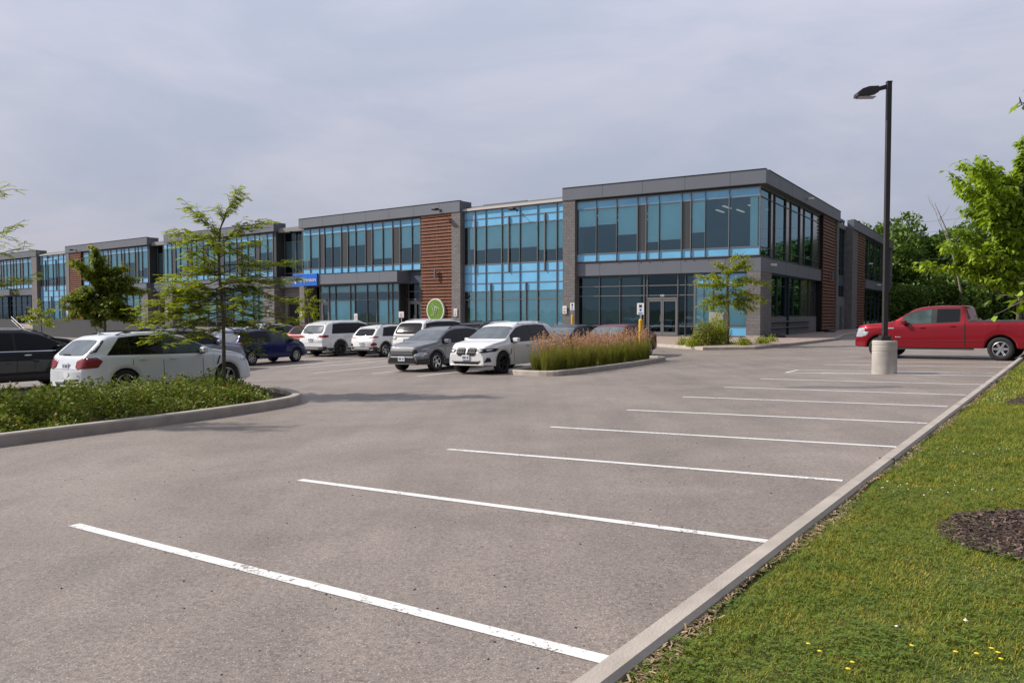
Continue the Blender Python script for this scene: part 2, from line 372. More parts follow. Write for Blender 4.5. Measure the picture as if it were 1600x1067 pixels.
for i in range(6):
    y = 8.7 + i*9.1; x = kx(y); z = g(x, y); jb.add([(x-.003, y-.003, z-.02), (x+.155*.81, y-.155*.59, z-.02), (x+.155*.81+.007, y-.155*.59+.01, z-.02), (x+.004, y+.007, z-.02), (x-.003, y-.003, z+.129), (x+.155*.81, y-.155*.59, z+.1315), (x+.155*.81+.007, y-.155*.59+.01, z+.1315), (x+.004, y+.007, z+.129)], [(4,5,6,7), (0,4,7,3), (1,2,6,5), (0,1,5,4), (3,7,6,2)])
jb.build('kerb_joints', M['joint'])['kind'] = 'structure'
# lawn beside the kerb
MUL = [((3.95, 5.5), .80), ((9.9, 13.9), .95)]
def lz(x, y):
    d = x - kx(y); t = min(max(d/6, 0), 1); return g(min(x, 22), y) + .065 + .16*t*t*(3-2*t) + .012*math.sin(x*2.1)*math.cos(y*1.7)
sheet('lawn', [(kx(-3)+.12, -3), (kx(60)+.12, 60), (70, 60), (70, -3)], 0, M['lawn'], .7, lz)
def blob(c, r, n=28, s=3, amp=.1):
    q = random.Random(s); ph = [q.uniform(0, 6) for _ in range(4)]
    return [(c[0]+r*(1+amp*math.sin(2*a+ph[0])+amp*.6*math.sin(5*a+ph[1])+amp*.4*math.sin(9*a+ph[2]))*math.cos(a),
             c[1]+r*(1+amp*math.sin(2*a+ph[0])+amp*.6*math.sin(5*a+ph[1])+amp*.4*math.sin(9*a+ph[2]))*math.sin(a)) for a in [2*math.pi*k/n for k in range(n)]]
for i, (c, r) in enumerate(MUL):
    o = sheet('mulch_ring', blob(c, r, s=i), .02, M['mulch'], .25, lz, kind=None)
    tag(o, ['large dark bark mulch patch in the near lawn', 'small dark mulch patch far up the lawn edge'][i], 'mulch', 'mulch rings in the lawn', 'stuff')
# markings: measured end points on the lot
def line(a, b, w=.1, name='parking_line'):
    a = Vector((*a, 0)); b = Vector((*b, 0)); t = (b-a).normalized(); nn = Vector((-t.y, t.x, 0))*w/2; n = 12; mb = MB()
    for i in range(n+1):
        p = a.lerp(b, i/n); wob = rnd.uniform(-.006, .006)
        for s in (-1, 1):
            q = p + nn*s*(1+wob*6) + nn*wob*2; mb.v.append((q.x, q.y, g(q.x, q.y) + .004))
    for i in range(n): mb.f.append((2*i, 2*i+2, 2*i+3, 2*i+1))
    o = mb.build(name, M['paint']); o['kind'] = 'structure'; return o
for a, b, w in [((-3.88, 6.88), (.47, 3.92), .105), ((-2.37, 8.70), (1.96, 5.95), .10), ((-.87, 10.61), (3.44, 8.10), .10), ((.62, 12.65), (4.98, 10.10), .10),
             ((2.18, 14.81), (6.5, 12.22), .10), ((3.73, 17.07), (8.01, 14.36), .10), ((5.22, 19.21), (9.46, 16.30), .10), ((6.84, 21.55), (11.17, 18.56), .10),
             ((8.30, 23.72), (13.06, 20.95), .10), ((9.05, 24.75), (13.58, 21.96), .10), ((8.30, 23.72), (9.05, 24.75), .10), ((9.2, 23.3), (13.35, 22.1), .10), ((10.73, 26.94), (15.36, 24.2), .10), ((12.0, 28.7), (16.9, 26.2), .1), ((13.4, 31.2), (18.4, 28.5), .1),
             ((-4.83, 26.86), (-2.0, 31.2), .10), ((-8.49, 30.53), (-5.5, 35.0), .1), ((-9.6, 31.9), (-6.0, 37.0), .1), ((-7.04, 27.77), (-4.3, 32.2), .10), ((-3.05, 25.2), (-.6, 28.9), .10),
             ((-12.0, 33.3), (-8.9, 38.0), .1), ((-8.9, 38.0), (-7.2, 36.9), .1)]:
    line(a, b, w)
o = sheet('wet_patch', chaikin([(6.4, 18.75), (7.3, 18.6), (8.2, 18.2), (9.35, 18.3), (9.1, 18.9), (8.0, 18.6), (7.6, 19.0), (6.9, 18.95)], 2), .0025, M['stain'], .3); 
# left planting island
I1 = chaikin([(-11.2, 5.6), (-7.69, 11.71), (-5.9, 14.2), (-4.72, 16.6), (-4.75, 18.0), (-5.79, 19.75), (-7.25, 20.7), (-13.3, 11.7), (-16, 7.6)], 2)
kerb(I1, closed=True, side=1, w=.21, h=.18)
sheet('planting_bed', I1, .07, M['mulch'], .8)
# island with ornamental grass
I2 = chaikin([(1.0, 24.1), (1.7, 24.15), (6.1, 30.6), (6.05, 31.6), (5.1, 32.5), (4.3, 32.0), (-.15, 25.9), (-.1, 25.1)], 2)
kerb(I2, closed=True, side=1, w=.2, h=.16)
sheet('planting_bed', I2, .07, M['mulch'], .8)
# pavement round the building
FC = Vector((15.25, 47.35)); dC = Vector((-.84129, .54058)); P1 = FC + dC*13.967; dL = Vector((-.79271, .60960)); dS = Vector((.54058, .84129))
nC = Vector((-.54058, -.84129)); nL = Vector((-.60960, -.79271)); nS = Vector((.84129, -.54058))
Wc = [FC + dS*62 + nS*2.6, FC + dS*30 + nS*2.6, FC + dS*9 + nS*2.8, FC + dS*2.5 + nS*3.6, Vector((14.9, 41.6)), Vector((11.9, 38.4)), Vector((9.45, 38.75)), Vector((8.6, 41.5)), Vector((7.4, 46.3)),
      FC + dC*11 + nC*4.4, P1 + dL*3 + nL*4.4, P1 + dL*40 + nL*4.4, P1 + dL*118 + nL*4.4]
Wf = [FC + dS*62, FC + dS*30, FC + dS*9, FC + dS*2.5, FC, FC+dC*1.5, FC+dC*3, FC + dC*5, FC + dC*7, FC + dC*11, P1+dL*3, P1+dL*40, P1+dL*118]
def pavz(p): 
    d = min(max((P1-p).dot(-dL), 0), 200)      # metres along the left wing
    return None
mb = MB(); kz = []
for i, (a, b) in enumerate(zip(Wc, Wf)):
    left = i >= 11
    za = .20 if left else g(a.x, a.y) + .15; 
    kz.append(za)
    for j in range(5):
        t = j/4; p = a.lerp(b, t) if j < 4 else b + (b - a).normalized()*.8; mb.v.append((p.x, p.y, za + (.235 - za)*min(1, t*1.15)))
for i in range(len(Wc)-1):
    for j in range(4): mb.f.append((i*5+j, i*5+j+1, (i+1)*5+j+1, (i+1)*5+j))
o = mb.build('pavement', M['paver']); o['kind'] = 'structure'
mb = MB()
Q = []
for i in range(len(Wc)-1):
    for j in range(6):
        t = j/6; p = Wc[i].lerp(Wc[i+1], t); z = kz[i]*(1-t) + kz[i+1]*t; q = Wf[i].lerp(Wf[i+1], t); nn = (p-q).normalized(); Q.append((p, nn, z))
for p, nn, z in Q:
    a = p + nn*.16
    for q, zz in ((a, g(a.x, a.y) - .3), (a, z-.02), (a - nn*.02, z + .004), (p - nn*.02, z + .006), (p-nn*.02, z-.1)): mb.v.append((q.x, q.y, zz))
for i in range(len(Q)-1):
    for j in range(4): mb.f.append((i*5+j, i*5+j+1, (i+1)*5+j+1, (i+1)*5+j))
mb.build('kerb', M['concrete'])['kind'] = 'structure'
# small planted bed on the pavement nose
def pz(x, y): 
    p = Vector((x, y)); d = max(0, (p-FC).dot(nC)); return .235 - (.235+.05)*min(1, d/8.)
I3 = chaikin([(9.6, 39.15), (11.8, 38.75), (14.6, 41.9), (14.9, 43.9), (12.2, 42.4), (9.2, 43.2), (8.9, 41.6)], 2)
sheet('planting_bed', I3, .04, M['mulch'], .8, pz)
# ---------------------------------------------------------------- the office building
bld = tag(empty('office_building', (FC.x, FC.y, .24)), 'long two storey office building with grey panels, blue glazing and timber slat walls', 'building')
def frame(o, X, Y):
    m = Matrix.Identity(4)
    m.col[0] = (X.x, X.y, 0, 0); m.col[1] = (Y.x, Y.y, 0, 0); m.col[2] = (0, 0, 1, 0); m.col[3] = (o.x - FC.x, o.y - FC.y, 0, 1); return m
FR = {'c': (frame(FC, -dC, -nC), -1), 'l': (frame(P1, -dL, -nL), -1), 's': (frame(FC, dS, -nS), 1)}
class B(MB):
    def __init__(s, fr): super().__init__(); s.fr = fr; s.k = FR[fr][1]
    def bx(s, a, b, d0, d1, z0, z1): s.box(s.k*a, s.k*b, d0, d1, z0, z1); return s
    def sheet(s, a, b, d, z0, z1):
        x0, x1 = sorted((s.k*a, s.k*b)); s.quad((x0, d, z0), (x1, d, z0), (x1, d, z1), (x0, d, z1)); return s
    def done(s, name, m, parent=None, **k):
        if not s.v: return None
        return s.build(name, M[m], parent or bld, FR[s.fr][0] if (parent is None) else None, **k)
def solid(fr, name, m, a, b, d0, d1, z0, z1, **k): return B(fr).bx(a, b, d0, d1, z0, z1).done(name, m, **k)
def panels(fr, name, a, b, d0, d1, z0, z1, step=2.9, m='panel', joints=True):
    o = solid(fr, name, m, a, b, d0, d1, z0, z1, bevel=.01)
    if joints:
        j = B(fr); lo, hi = min(a, b), max(a, b); x = lo + step*.75
        while x < hi - .3: j.bx(x, x+.018, d0-.003, d0+.01, z0+.01, z1-.01); x += step
        j.bx(lo+.02, hi-.02, d0-.035, d0+.3, z1, z1+.03)
        j.done('panel_joints', 'joint', o)
    return o
def window(fr, a, b, d, z0, z1, ver, hor, glass='glass', spand=(), grey=(), blinds=(), mw=.052, mm='mullion', dark=(), bm='blind', thin=()):
    """a<b along the facade; ver: mullions, hor: transoms; spand: (z0,z1) rows; grey: (a,b,z0,z1); blinds: (a,b,ztop,zbot)"""
    f = B(fr)
    for x in ver:
        w = mw if x not in thin else mw*.55
        f.bx(x-w/2, x+w/2, d-.09, d+.05, z0, z1)
    for x in (a+.03, b-.03): f.bx(x-.03, x+.03, d-.06, d+.05, z0, z1)
    for z in hor: f.bx(a+.06, b-.06, d-.045, d+.04, z-.028, z+.028)
    for z in (z0+.03, z1-.03): f.bx(a+.06, b-.06, d-.043, d+.04, z-.03, z+.03)
    o = f.done('window', mm)
    rows = sorted([z0] + list(hor) + [z1]); gl = B(fr)
    for i in range(len(rows)-1):
        if not any(abs(s[0]-rows[i]) < .01 for s in spand): gl.sheet(a, b, d, rows[i], rows[i+1])
    gl.done('glass', glass, o)
    if spand:
        for q in spand: B(fr).bx(a, b, d-.004, d+.02, q[0], q[1]).done('spandrel', 'spandrel', o)
    if grey:
        for q in grey: B(fr).bx(q[0], q[1], d-.012, d+.03, q[2], q[3]).done('grey_panel', 'spandrel_grey', o)
    if blinds:
        for q in blinds: B(fr).bx(q[0]+.05, q[1]-.05, d+.10, d+.11, q[3], q[2]).done('blind', bm, o)
    return o
Z2 = (5.0, 9.17); T1, T2 = 5.55, 8.62
# --- massing: floors, back rooms, roof (interior seen through glass)
for fr, a, b in (('c', .5, 13.6), ('l', .1, 121)):
    solid(fr, 'floor_slab', 'ceiling', a, b, .55, 14, 3.95, 4.98)
    solid(fr, 'roof', 'roof', a, b, .55, 22, 9.2, 9.6)
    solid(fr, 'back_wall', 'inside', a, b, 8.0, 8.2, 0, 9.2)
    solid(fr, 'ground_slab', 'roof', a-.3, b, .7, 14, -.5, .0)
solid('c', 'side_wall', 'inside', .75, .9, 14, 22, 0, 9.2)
solid('l', 'side_wall', 'inside', 120.8, 121, .6, 22, 0, 9.2)
for x in (22.2, 42.5, 77, 99): solid('l', 'partition', 'inside', x, x+.15, .9, 8, 0, 9.2)
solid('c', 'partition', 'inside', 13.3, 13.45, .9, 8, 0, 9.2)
# rooftop upstands
solid('c', 'roof_upstand', 'panel', 4.2, 10.4, 1.6, 1.8, 9.6, 10.33); solid('l', 'roof_upstand', 'panel', 4.6, 8.8, 2.0, 2.2, 9.6, 9.98)
solid('l', 'roof_upstand', 'panel', 20.5, 26, 1.4, 1.6, 9.6, 10.28); solid('l', 'roof_upstand', 'panel', 62.5, 70.5, 1.4, 1.6, 9.6, 10.27)
# --- corner block, front
panels('c', 'parapet', -.0, 13.97, 0, .6, 9.3, 10.15)
panels('c', 'spandrel_band', .35, 13.0, .35, .62, 4.05, 4.95)
solid('c', 'pier', 'block', 13.0, 13.95, .06, 1.4, -.1, 9.297)
solid('c', 'pier', 'block', .36, 1.2, .352, 1.35, .12, 4.047); solid('c', 'pier_base', 'concrete', .34, 1.22, .33, 1.36, -.5, .118)
G = .32
bl = [(11.45, 12.9, T2, 7.43), (9.94, 11.45, T2, 7.5), (8.43, 9.94, T2, 6.74), (6.92, 7.81, T2, 6.15), (5.38, 6.92, T2, 6.25), (3.83, 4.77, T2, 6.6), (.55, 1.1, T2, 5.6)]
window('c', .4, 13.0, G, *Z2, [11.45, 9.94, 8.43, 7.81, 6.92, 5.38, 4.77, 3.83, 2.31], [T1, T2], spand=[(T2, 9.17), (5.0, T1)],
       grey=[(7.84, 8.40, T1, T2), (4.80, 5.35, T1, T2)], blinds=bl, thin=(11.45, 9.94, 6.92, 3.83))
window('c', 1.22, 4.575, .62, 0.02, 4.04, [4.0, 2.53, 3.4], [.64, 2.66, 3.31], glass='glass', blinds=[(1.2, 2.5, 4, .66), (2.5, 4.6, 4, .66)], thin=(4.0, 3.4))
window('c', 4.58, 13.0, .62, 0.02, 4.04, [11.34, 9.8, 8.05, 7.83, 5.7, 5.2], [.64, 2.66, 3.31], glass='glass_dark',
       blinds=[(11.34, 12.8, 3.9, .7), (9.8, 11.34, 3.9, .7), (8.3, 9.8, 3.9, .7), (4.6, 5.15, 3.9, .7)], bm='blind_grey', thin=(11.34, 9.8, 5.2, 4.0, 3.4))
for z0, z1 in ((.04, .61), (3.34, 4.0)):
    for a, b in ((1.28, 2.49), (2.57, 3.37), (3.43, 4.54)): B('c').bx(a, b, .60, .615, z0, z1).done('spandrel', 'spandrel')
def door(fr, a, b, d, n=2, number=None, h=2.38):
    f = B(fr); w = (b-a)/n
    for i in range(n):
        x0, x1 = a+i*w+.012, a+(i+1)*w-.012
        f.bx(x0, x0+.09, d-.05, d+.03, .03, h); f.bx(x1-.09, x1, d-.05, d+.03, .03, h)
        f.bx(x0+.09, x1-.09, d-.05, d+.03, .03, .26); f.bx(x0+.09, x1-.09, d-.05, d+.03, h-.12, h)
    f.bx(a-.09, a, d-.07, d+.04, 0, h+.14); f.bx(b, b+.09, d-.07, d+.04, 0, h+.14); f.bx(a, b, d-.07, d+.04, h+.02, h+.14)
    o = f.done('entrance_door', 'mullion')
    k = FR[fr][1]; hb = MB()
    for sgn in ((-1, 1) if n == 2 else (1,)):
        x = k*((a+b)/2 if n == 2 else b-.12) + sgn*.1; hb.tube([(x, d-.05, .95), (x, d-.13, .97), (x, d-.13, 1.33), (x, d-.05, 1.35)], .018, 6)
    hb.build('handle', M['steel'], o)
    g_ = B(fr); g_.bx(a+.02, b-.02, d+.045, d+.055, .05, h); g_.done('door_glass', 'glass_dark', o)
    if number: text(number, o, (k*(a+b)/2, d-.10, h+.19), .21, M['white'], FR[fr][0])
    return o
def text(body, parent, loc, size, m, mw, name='lettering', depth=.012, align='CENTER'):
    cu = bpy.data.curves.new('t', 'FONT'); cu.body = body; cu.size = size; cu.extrude = depth; cu.align_x = align; cu.resolution_u = 3
    t = bpy.data.objects.new('t', cu); COL.objects.link(t); bpy.context.view_layer.update()
    me = bpy.data.meshes.new_from_object(t.evaluated_get(bpy.context.evaluated_depsgraph_get())); bpy.data.objects.remove(t)
    me.transform(Matrix.Translation(loc) @ Matrix.Rotation(R(90), 4, 'X')); me.materials.clear()
    return link(name, me, m, parent)
door('c', 5.76, 7.78, .60, 2, '100')
# --- corner block, side
panels('s', 'parapet', .62, 23.8, 0.003, .6, 9.303, 10.147, 3.4)
panels('s', 'spandrel_band', .64, 18.0, .353, .65, 4.053, 4.947, 3.4)
solid('s', 'pier', 'block_side', 1.37, 2.9, .355, 1.3, .12, 4.045)
vm = [2.78, 3.86, 6.7, 8.14, 10.8, 12.23, 15.0]
window('s', .47, 17.6, .5, *Z2, vm, [T1, T2], glass='glass_side', grey=[(2.82, 3.82, 5.05, 9.1), (6.75, 8.1, 5.05, 9.1), (10.85, 12.2, 5.05, 9.1), (15.05, 17.5, 5.05, 9.1)], mw=.09, mm='mullion_dark')
window('s', 2.9, 17.6, .75, 1.25, 4.04, [5.6, 8.0, 10.2, 12.4, 15], [3.31], glass='glass_side', mm='mullion_dark', grey=[(12.4, 17.5, 1.3, 4.0)])
solid('s', 'plinth', 'block_side', 2.9, 17.6, .62, 1.0, -.4, 1.245)
s_ = B('s'); s_.bx(2.9, 15, .42, .615, .5, .56); s_.bx(2.9, 15, .42, .615, .9, .96); s_.done('ledge', 'panel')
solid('s', 'floor_slab', 'ceiling', 1.4, 60, .8, 6, 4.0, 4.95); solid('s', 'roof', 'roof', 14, 58, .7, 20, 9.2, 9.6)
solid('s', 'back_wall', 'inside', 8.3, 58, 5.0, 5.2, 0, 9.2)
def slats(fr, a, b, d, z0, z1):
    solid(fr, 'wall', 'void', a, b, d+.10, d+.9, z0, z1)
    w = B(fr); z = z0 + .05; n = 0
    while z + .17 < z1: w.bx(a+.01, b-.01, d-.02, d+.045, z, z+.17); z += .262; n += 1
    o = w.done('slat_screen', 'wood', bevel=.006)
    p = B(fr); x = a + .35
    while x < b: p.bx(x, x+.07, d+.048, d+.096, z0, z1); x += (b-a-.7)/2
    p.done('batten', 'wood', o); return o
slats('s', 17.95, 23.0, .25, .15, 9.28)
solid('s', 'pier', 'block_side', 23.0, 23.9, .12, 1.2, -.3, 9.29)
# recessed stair bay with two service doors
window('s', 23.95, 30.4, .9, 3.0, 9.9, [25.3, 27.0, 28.7], [4.2, 5.6, 7.2, 8.6], glass='glass_side', mm='mullion_dark')
solid('s', 'wall', 'block_side', 23.95, 30.4, .7, 1.2, -.5, 2.98); solid('s', 'coping', 'panel', 23.95, 30.4, .8, 1.4, 9.92, 10.1)
for a in (25.0, 27.9):
    o = solid('s', 'service_door', 'mullion_dark', a, a+1.0, .66, .698, -.25, 2.1); B('s').bx(a+.8, a+.86, .60, .66, .7, 1.1).done('handle', 'steel', o)
solid('s', 'pier', 'block_side', 30.4, 33.1, .1, 1.5, -.5, 9.29); slats('s', 33.1, 38.4, .25, .15, 9.28)
panels('s', 'parapet', 30.4, 58.5, .0, .6, 9.3, 10.15, 3.4)
window('s', 38.5, 56.5, .5, *Z2, [41.5, 43, 46, 47.5, 50.5, 52], [T1, T2], glass='glass_side', mm='mullion_dark', grey=[(41.5, 43, 5.05, 9.1), (46, 47.5, 5.05, 9.1), (50.5, 52, 5.05, 9.1)], mw=.08)
panels('s', 'spandrel_band', 38.5, 57.5, .1, .6, 4.05, 4.95, 3.4)
window('s', 38.5, 56.5, .9, .1, 4.0, [41, 44, 47, 50, 53], [.64, 2.66, 3.31], glass='glass_side', mm='mullion_dark'); solid('s', 'pier', 'block_side', 56.6, 58.4, .12, 1.4, -.5, 9.29)
# --- tall curtain wall bays
def curtain(s0, s1, flip=False):
    L = s1 - s0; k = (lambda x: s0 + x) if not flip else (lambda x: s1 - x)
    maj = [k(x) for x in (2.42, 5.71, 8.32)]; minr = [k(x) for x in (.74, 4.02, 7.25)]; zs = [.1, 2.54, 3.15, 3.76, 4.55, 5.2, 8.08, 8.66, 9.3]
    f = window('l', min(s0, s1), max(s0, s1), .5, .1, 9.3, maj + minr, zs[1:-1], spand=[(z0, z1) for z0, z1 in ((8.66, 9.3), (8.08, 8.66), (4.55, 5.2), (3.76, 4.55), (3.15, 3.76))],
           blinds=[(min(k(a), k(b)), max(k(a), k(b)), 8.08, z) for a, b, z in ((.05, .74, 6.1), (.74, 2.42, 6.05), (2.42, 4.02, 6.3), (4.02, 5.71, 6.3), (5.71, 7.25, 6.35), (7.25, 8.32, 6.3), (8.32, 9.0, 6.4))] +
                  [(min(k(a), k(b)), max(k(a), k(b)), 3.15, .2) for a, b in ((.05, 2.4), (2.45, 4.0), (4.05, 5.7), (5.75, 9.0))], thin=minr)
    h = B('l')
    for x, z0, z1 in ((1.76, 4.55, 8.66), (5.03, 4.55, 8.66), (8.3, 4.55, 8.66), (3.45, .1, 3.76), (6.77, .1, 3.76)):
        h.bx(k(x)-.04, k(x)+.04, .36, .5, z0, z1)
    h.done('fin', 'mullion', f)
    solid('l', 'coping', 'coping', min(s0, s1), max(s0, s1), .28, .9, 9.33, 9.50); solid('l', 'coping', 'panel', min(s0, s1), max(s0, s1), .9, 1.5, 9.50, 9.72)
curtain(.02, 9.47); curtain(78.3, 86.6, True)
# --- wing blocks
def upper(s0, s1, bays, d=G):
    """bays: (glass width list) separated by narrow grey panels"""
    x = s0; ver = []; grey = []; bl_ = []; thin = []; q = random.Random(int(s0*10))
    for w, gw in bays:
        mid = x + w*q.uniform(.42, .6); ver.append(mid); thin.append(mid)
        lv = q.uniform(6.1, 7.5) if q.random() > .25 else 5.7
        bl_ += [(x, mid, T2, lv + q.choice((0, 0, .25))), (mid, x+w, T2, lv)]
        ver.append(x+w)
        if gw: grey.append((x+w+.03, x+w+gw-.03, T1, T2)); ver.append(x+w+gw)
        x += w+gw
    window('l', s0, x, d, *Z2, [v for v in ver if v < x-.05], [T1, T2], spand=[(T2, 9.17), (5.0, T1)], grey=grey, blinds=bl_, thin=thin)
    return x
def gapbay(s0, s1):
    window('l', s0, s1, 1.2, 4.3, 9.3, [(s0+s1)/2], [5.3, 8.3], glass='glass_dark', blinds=[(s0, s1, 8.3, 6)], bm='blind_grey')
    solid('l', 'wall', 'block', s0, s1, 1.1, 1.6, 3.0, 4.28); solid('l', 'coping', 'coping', s0, s1, .9, 1.6, 9.35, 9.6)
    o = solid('l', 'service_door', 'void', s0+.2, s1-.5, 1.3, 1.4, 0, 2.95); solid('l', 'wall', 'block', s1-.5, s1, 1.1, 1.6, 0, 2.98)
# block 2
panels('l', 'parapet', 9.5, 29.3, 0, 1.4, 9.3, 10.15, 2.85)
solid('l', 'pier', 'block', 9.5, 10.39, .05, 1.5, -.1, 9.297)
slats('l', 10.4, 13.75, .12, .15, 9.28)
upper(13.95, 29.2, [(2.34, .9), (2.48, .82), (2.3, .87), (2.3, .72), (2.47, 0)])
panels('l', 'canopy', 15.46, 28.75, -.9, .6, 4.05, 4.95, 2.75)
window('l', 16.9, 27.2, .75, .02, 4.04, [17.7, 18.2, 19.6, 20.8, 22.4, 23.0, 25.0, 25.9], [.64, 2.66, 3.31], glass='glass', blinds=[(17.0, 27.1, 3.95, 3.35), (17, 19.5, 2.6, .1), (22.4, 27, 2.6, .1)], thin=(18.2, 20.8, 23))
window('l', 14.0, 16.9, 1.6, .02, 4.04, [14.9, 16.6], [2.66, 3.31], glass='glass_dark', mm='mullion'); solid('l', 'wall', 'mullion_dark', 16.85, 16.95, .8, 1.6, 0, 4.04)
solid('l', 'wall', 'mullion_dark', 13.76, 13.95, .12, 1.6, 0, 4.04)
door('l', 14.95, 16.55, 1.56, 2, '102'); door('l', 25.95, 26.85, .73, 1, '103')
solid('l', 'pier', 'block', 28.6, 29.3, .04, 1.5, -.1, 4.95)
gapbay(29.4, 33.0)
# block 3
panels('l', 'parapet', 33.1, 53.2, 0, 1.4, 9.3, 10.15, 2.85)
upper(33.6, 53.0, [(2.2, .75), (2.3, .8), (2.3, .8), (2.2, .8), (2.3, .8), (2.4, .8), (1.75, 0)])
panels('l', 'spandrel_band', 33.15, 53, -.1, .6, 4.05, 4.95, 2.85)
solid('l', 'pier', 'block', 33.15, 35.0, .04, 1.5, -.1, 4.04); solid('l', 'pier', 'block', 51.6, 53.2, .04, 1.5, -.1, 4.04)
solid('l', 'wall', 'mullion_dark', 33.12, 33.5, .3, 1.4, 4.96, 9.29)
window('l', 35.05, 51.5, .7, .02, 4.04, [36.6, 37.5, 39.4, 41, 42.5, 44, 45.6, 47.4, 49.2], [.64, 2.66, 3.31], blinds=[(35.1, 41, 3.9, .7), (44, 51, 3.9, .7)])
gapbay(53.3, 56.7)
# block 4
panels('l', 'parapet', 56.84, 77.75, 0, 1.4, 9.3, 10.15, 2.85)
upper(57.2, 73.3, [(2.2, .7), (2.6, .7), (2.6, .7), (2.6, .7), (3.3, 0)])
panels('l', 'spandrel_band', 56.9, 72.6, -.1, .6, 4.05, 4.95, 2.85)
solid('l', 'wall', 'mullion_dark', 56.86, 57.15, .3, 1.4, 4.96, 9.29)
solid('l', 'pier', 'block', 56.9, 58.3, .04, 1.5, -.1, 4.04)
window('l', 58.35, 73.3, .7, .02, 4.04, [60, 61.5, 63, 64.8, 66, 68, 70, 71.5], [.64, 2.66, 3.31], blinds=[(58.4, 66, 3.9, .7)])
slats('l', 73.5, 76.8, .12, .15, 9.28); solid('l', 'pier', 'block', 76.8, 77.75, .05, 1.5, -.1, 9.297)
# block 5
panels('l', 'parapet', 86.7, 121, 0, 1.4, 9.3, 10.15, 2.85)
solid('l', 'pier', 'block', 86.7, 88.4, .05, 1.5, -.1, 9.297)
upper(88.6, 110, [(3.3, .9), (2.4, 1.0), (2.6, .9), (2.6, .9), (2.6, .9), (2.6, 0)])
panels('l', 'spandrel_band', 88.5, 120, .1, .6, 4.05, 4.95, 2.85); panels('l', 'canopy', 93.5, 120, -.9, .09, 4.06, 4.94, 2.85)
window('l', 88.5, 120, 1.2, .02, 4.04, [90, 91.5, 93, 95, 97, 99, 102, 105], [.64, 2.66, 3.31], glass='glass_dark'); door('l', 91.6, 93.4, 1.1, 2)
# ceiling strip lights seen through the corner block's glass
q = B('c')
for i, (x, d) in enumerate([(12.3, 2.0), (12.3, 4.6), (10.8, 2.4), (10.2, 5), (8.9, 2.2), (4.2, 3.6), (3.2, 1.9), (3.0, 4.2), (1.7, 2.4), (1.3, 5.0)]): q.bx(x-.08, x+.08, d, d+1.5, 8.35, 8.4)
q.done('strip_light', 'striplight'); solid('c', 'ceiling_panel', 'ceiling', .9, 13.3, .8, 8, 8.6, 8.65); solid('c', 'column', 'blind', 1.0, 1.35, 2, 2.35, 5, 8.6)
# --- things fixed to the building
def wpos(fr, s, d, z):
    m = FR[fr][0]; p = m @ Vector((FR[fr][1]*s, d, z)); return Vector((p.x+FC.x, p.y+FC.y, p.z+.24)), m.to_3x3().to_4x4()
def at_wall(name, fr, s, d, z, label, cat, group=None):
    p, r = wpos(fr, s, d, z); o = bpy.data.objects.new(name, None); COL.objects.link(o); o.matrix_world = Matrix.Translation(p) @ r; o.empty_display_size = .2
    return tag(o, label, cat, group)
sg = at_wall('round_sign', 'l', 12.05, .09, 1.72, 'round green sign with a white bird outline on the timber slats', 'sign')
mb = MB(); mb.lathe([(0, 0), (.93, 0), (.93, -.16), (.85, -.16), (.85, -.14), (0, -.14)], 48, 'y'); mb.build('rim', M['white'], sg)
mb = MB(); mb.lathe([(0, -.15), (.84, -.15), (.84, -.145)], 48, 'y'); mb.build('face', M['signgreen'], sg)
mb = MB()
for c in ([(-.2,.05),(-.36,.32),(-.30,.52),(-.12,.34),(.02,.2),(-.05,.05)], [(-.1,.3),(.02,.28),(.16,.28),(.28,.2),(.42,.12)], [(-.02,.22),(-.06,.05),(0,-.05),(.1,.05),(.14,.24)], [(-.3,.3),(-.26,.1),(-.16,-.1),(-.16,-.28)], [(.24,.2),(.14,-.02),(.08,-.22),(-.12,-.36),(-.42,-.38)], [(-.2,-.3),(-.02,-.1),(.04,.02)]):
    cc = chaikin(c, 2, False); mb.tube([(x, -.165, z) for x, z in cc], .016, 5)
mb.build('bird_outline', M['white'], sg)
sg = at_wall('shop_sign', 'l', 27.1, -.92, 4.02, 'blue fascia sign with white lettering at the left end of the entrance canopy', 'sign')
mb = MB(); mb.box(-1.72, 1.72, -.14, 0, -.08, 1.02); mb.build('panel', M['signblue'], sg, bevel=.02)
text('co-operators', sg, (.38, -.16, .30), .47, M['white'], None)
mb = MB()
for dx, dz in ((0, .2), (0, -.2), (.16, 0), (-.16, 0)):
    x, z = -1.28+dx, .45+dz; r = .13; mb.add([(x-r, -.17, z), (x, -.17, z-r), (x+r, -.17, z), (x, -.17, z+r), (x-r, -.142, z), (x, -.142, z-r), (x+r, -.142, z), (x, -.142, z+r)], [(0,1,2,3),(0,4,5,1),(1,5,6,2),(2,6,7,3),(3,7,4,0)])
mb.build('emblem', M['white'], sg)
def flood(fr, s, d, z, label, down=False):
    o = at_wall('flood_light', fr, s, d, z, label, 'light', 'floodlights on the facade'); mb = MB()
    mb.box(-.08, .08, -.05, 0, -.1, .1); mb.tube([(0, -.04, 0), (0, -.45, .05)], .025, 6); mb.build('bracket', M['black'], o)
    mb = MB(); mb.box(-.24, .24, -.82, -.42, -.02, .1); mb.box(-.2, .2, -.8, -.46, -.06, -.021); mb.build('head', M['black'], o, bevel=.02)
flood('l', 11.5, 0, 9.55, 'black floodlight on the parapet above the timber slats with the round sign'); flood('l', 4.16, .3, 9.0, 'black floodlight at the top of the near curtain wall')
flood('l', 31.2, 1.1, 9.1, 'floodlight in the gap between the wing blocks above the blue sign'); flood('l', 74.5, 0, 9.5, 'floodlight on the parapet above the far timber slats'); flood('l', 82, .3, 8.9, 'floodlight at the top of the far curtain wall')
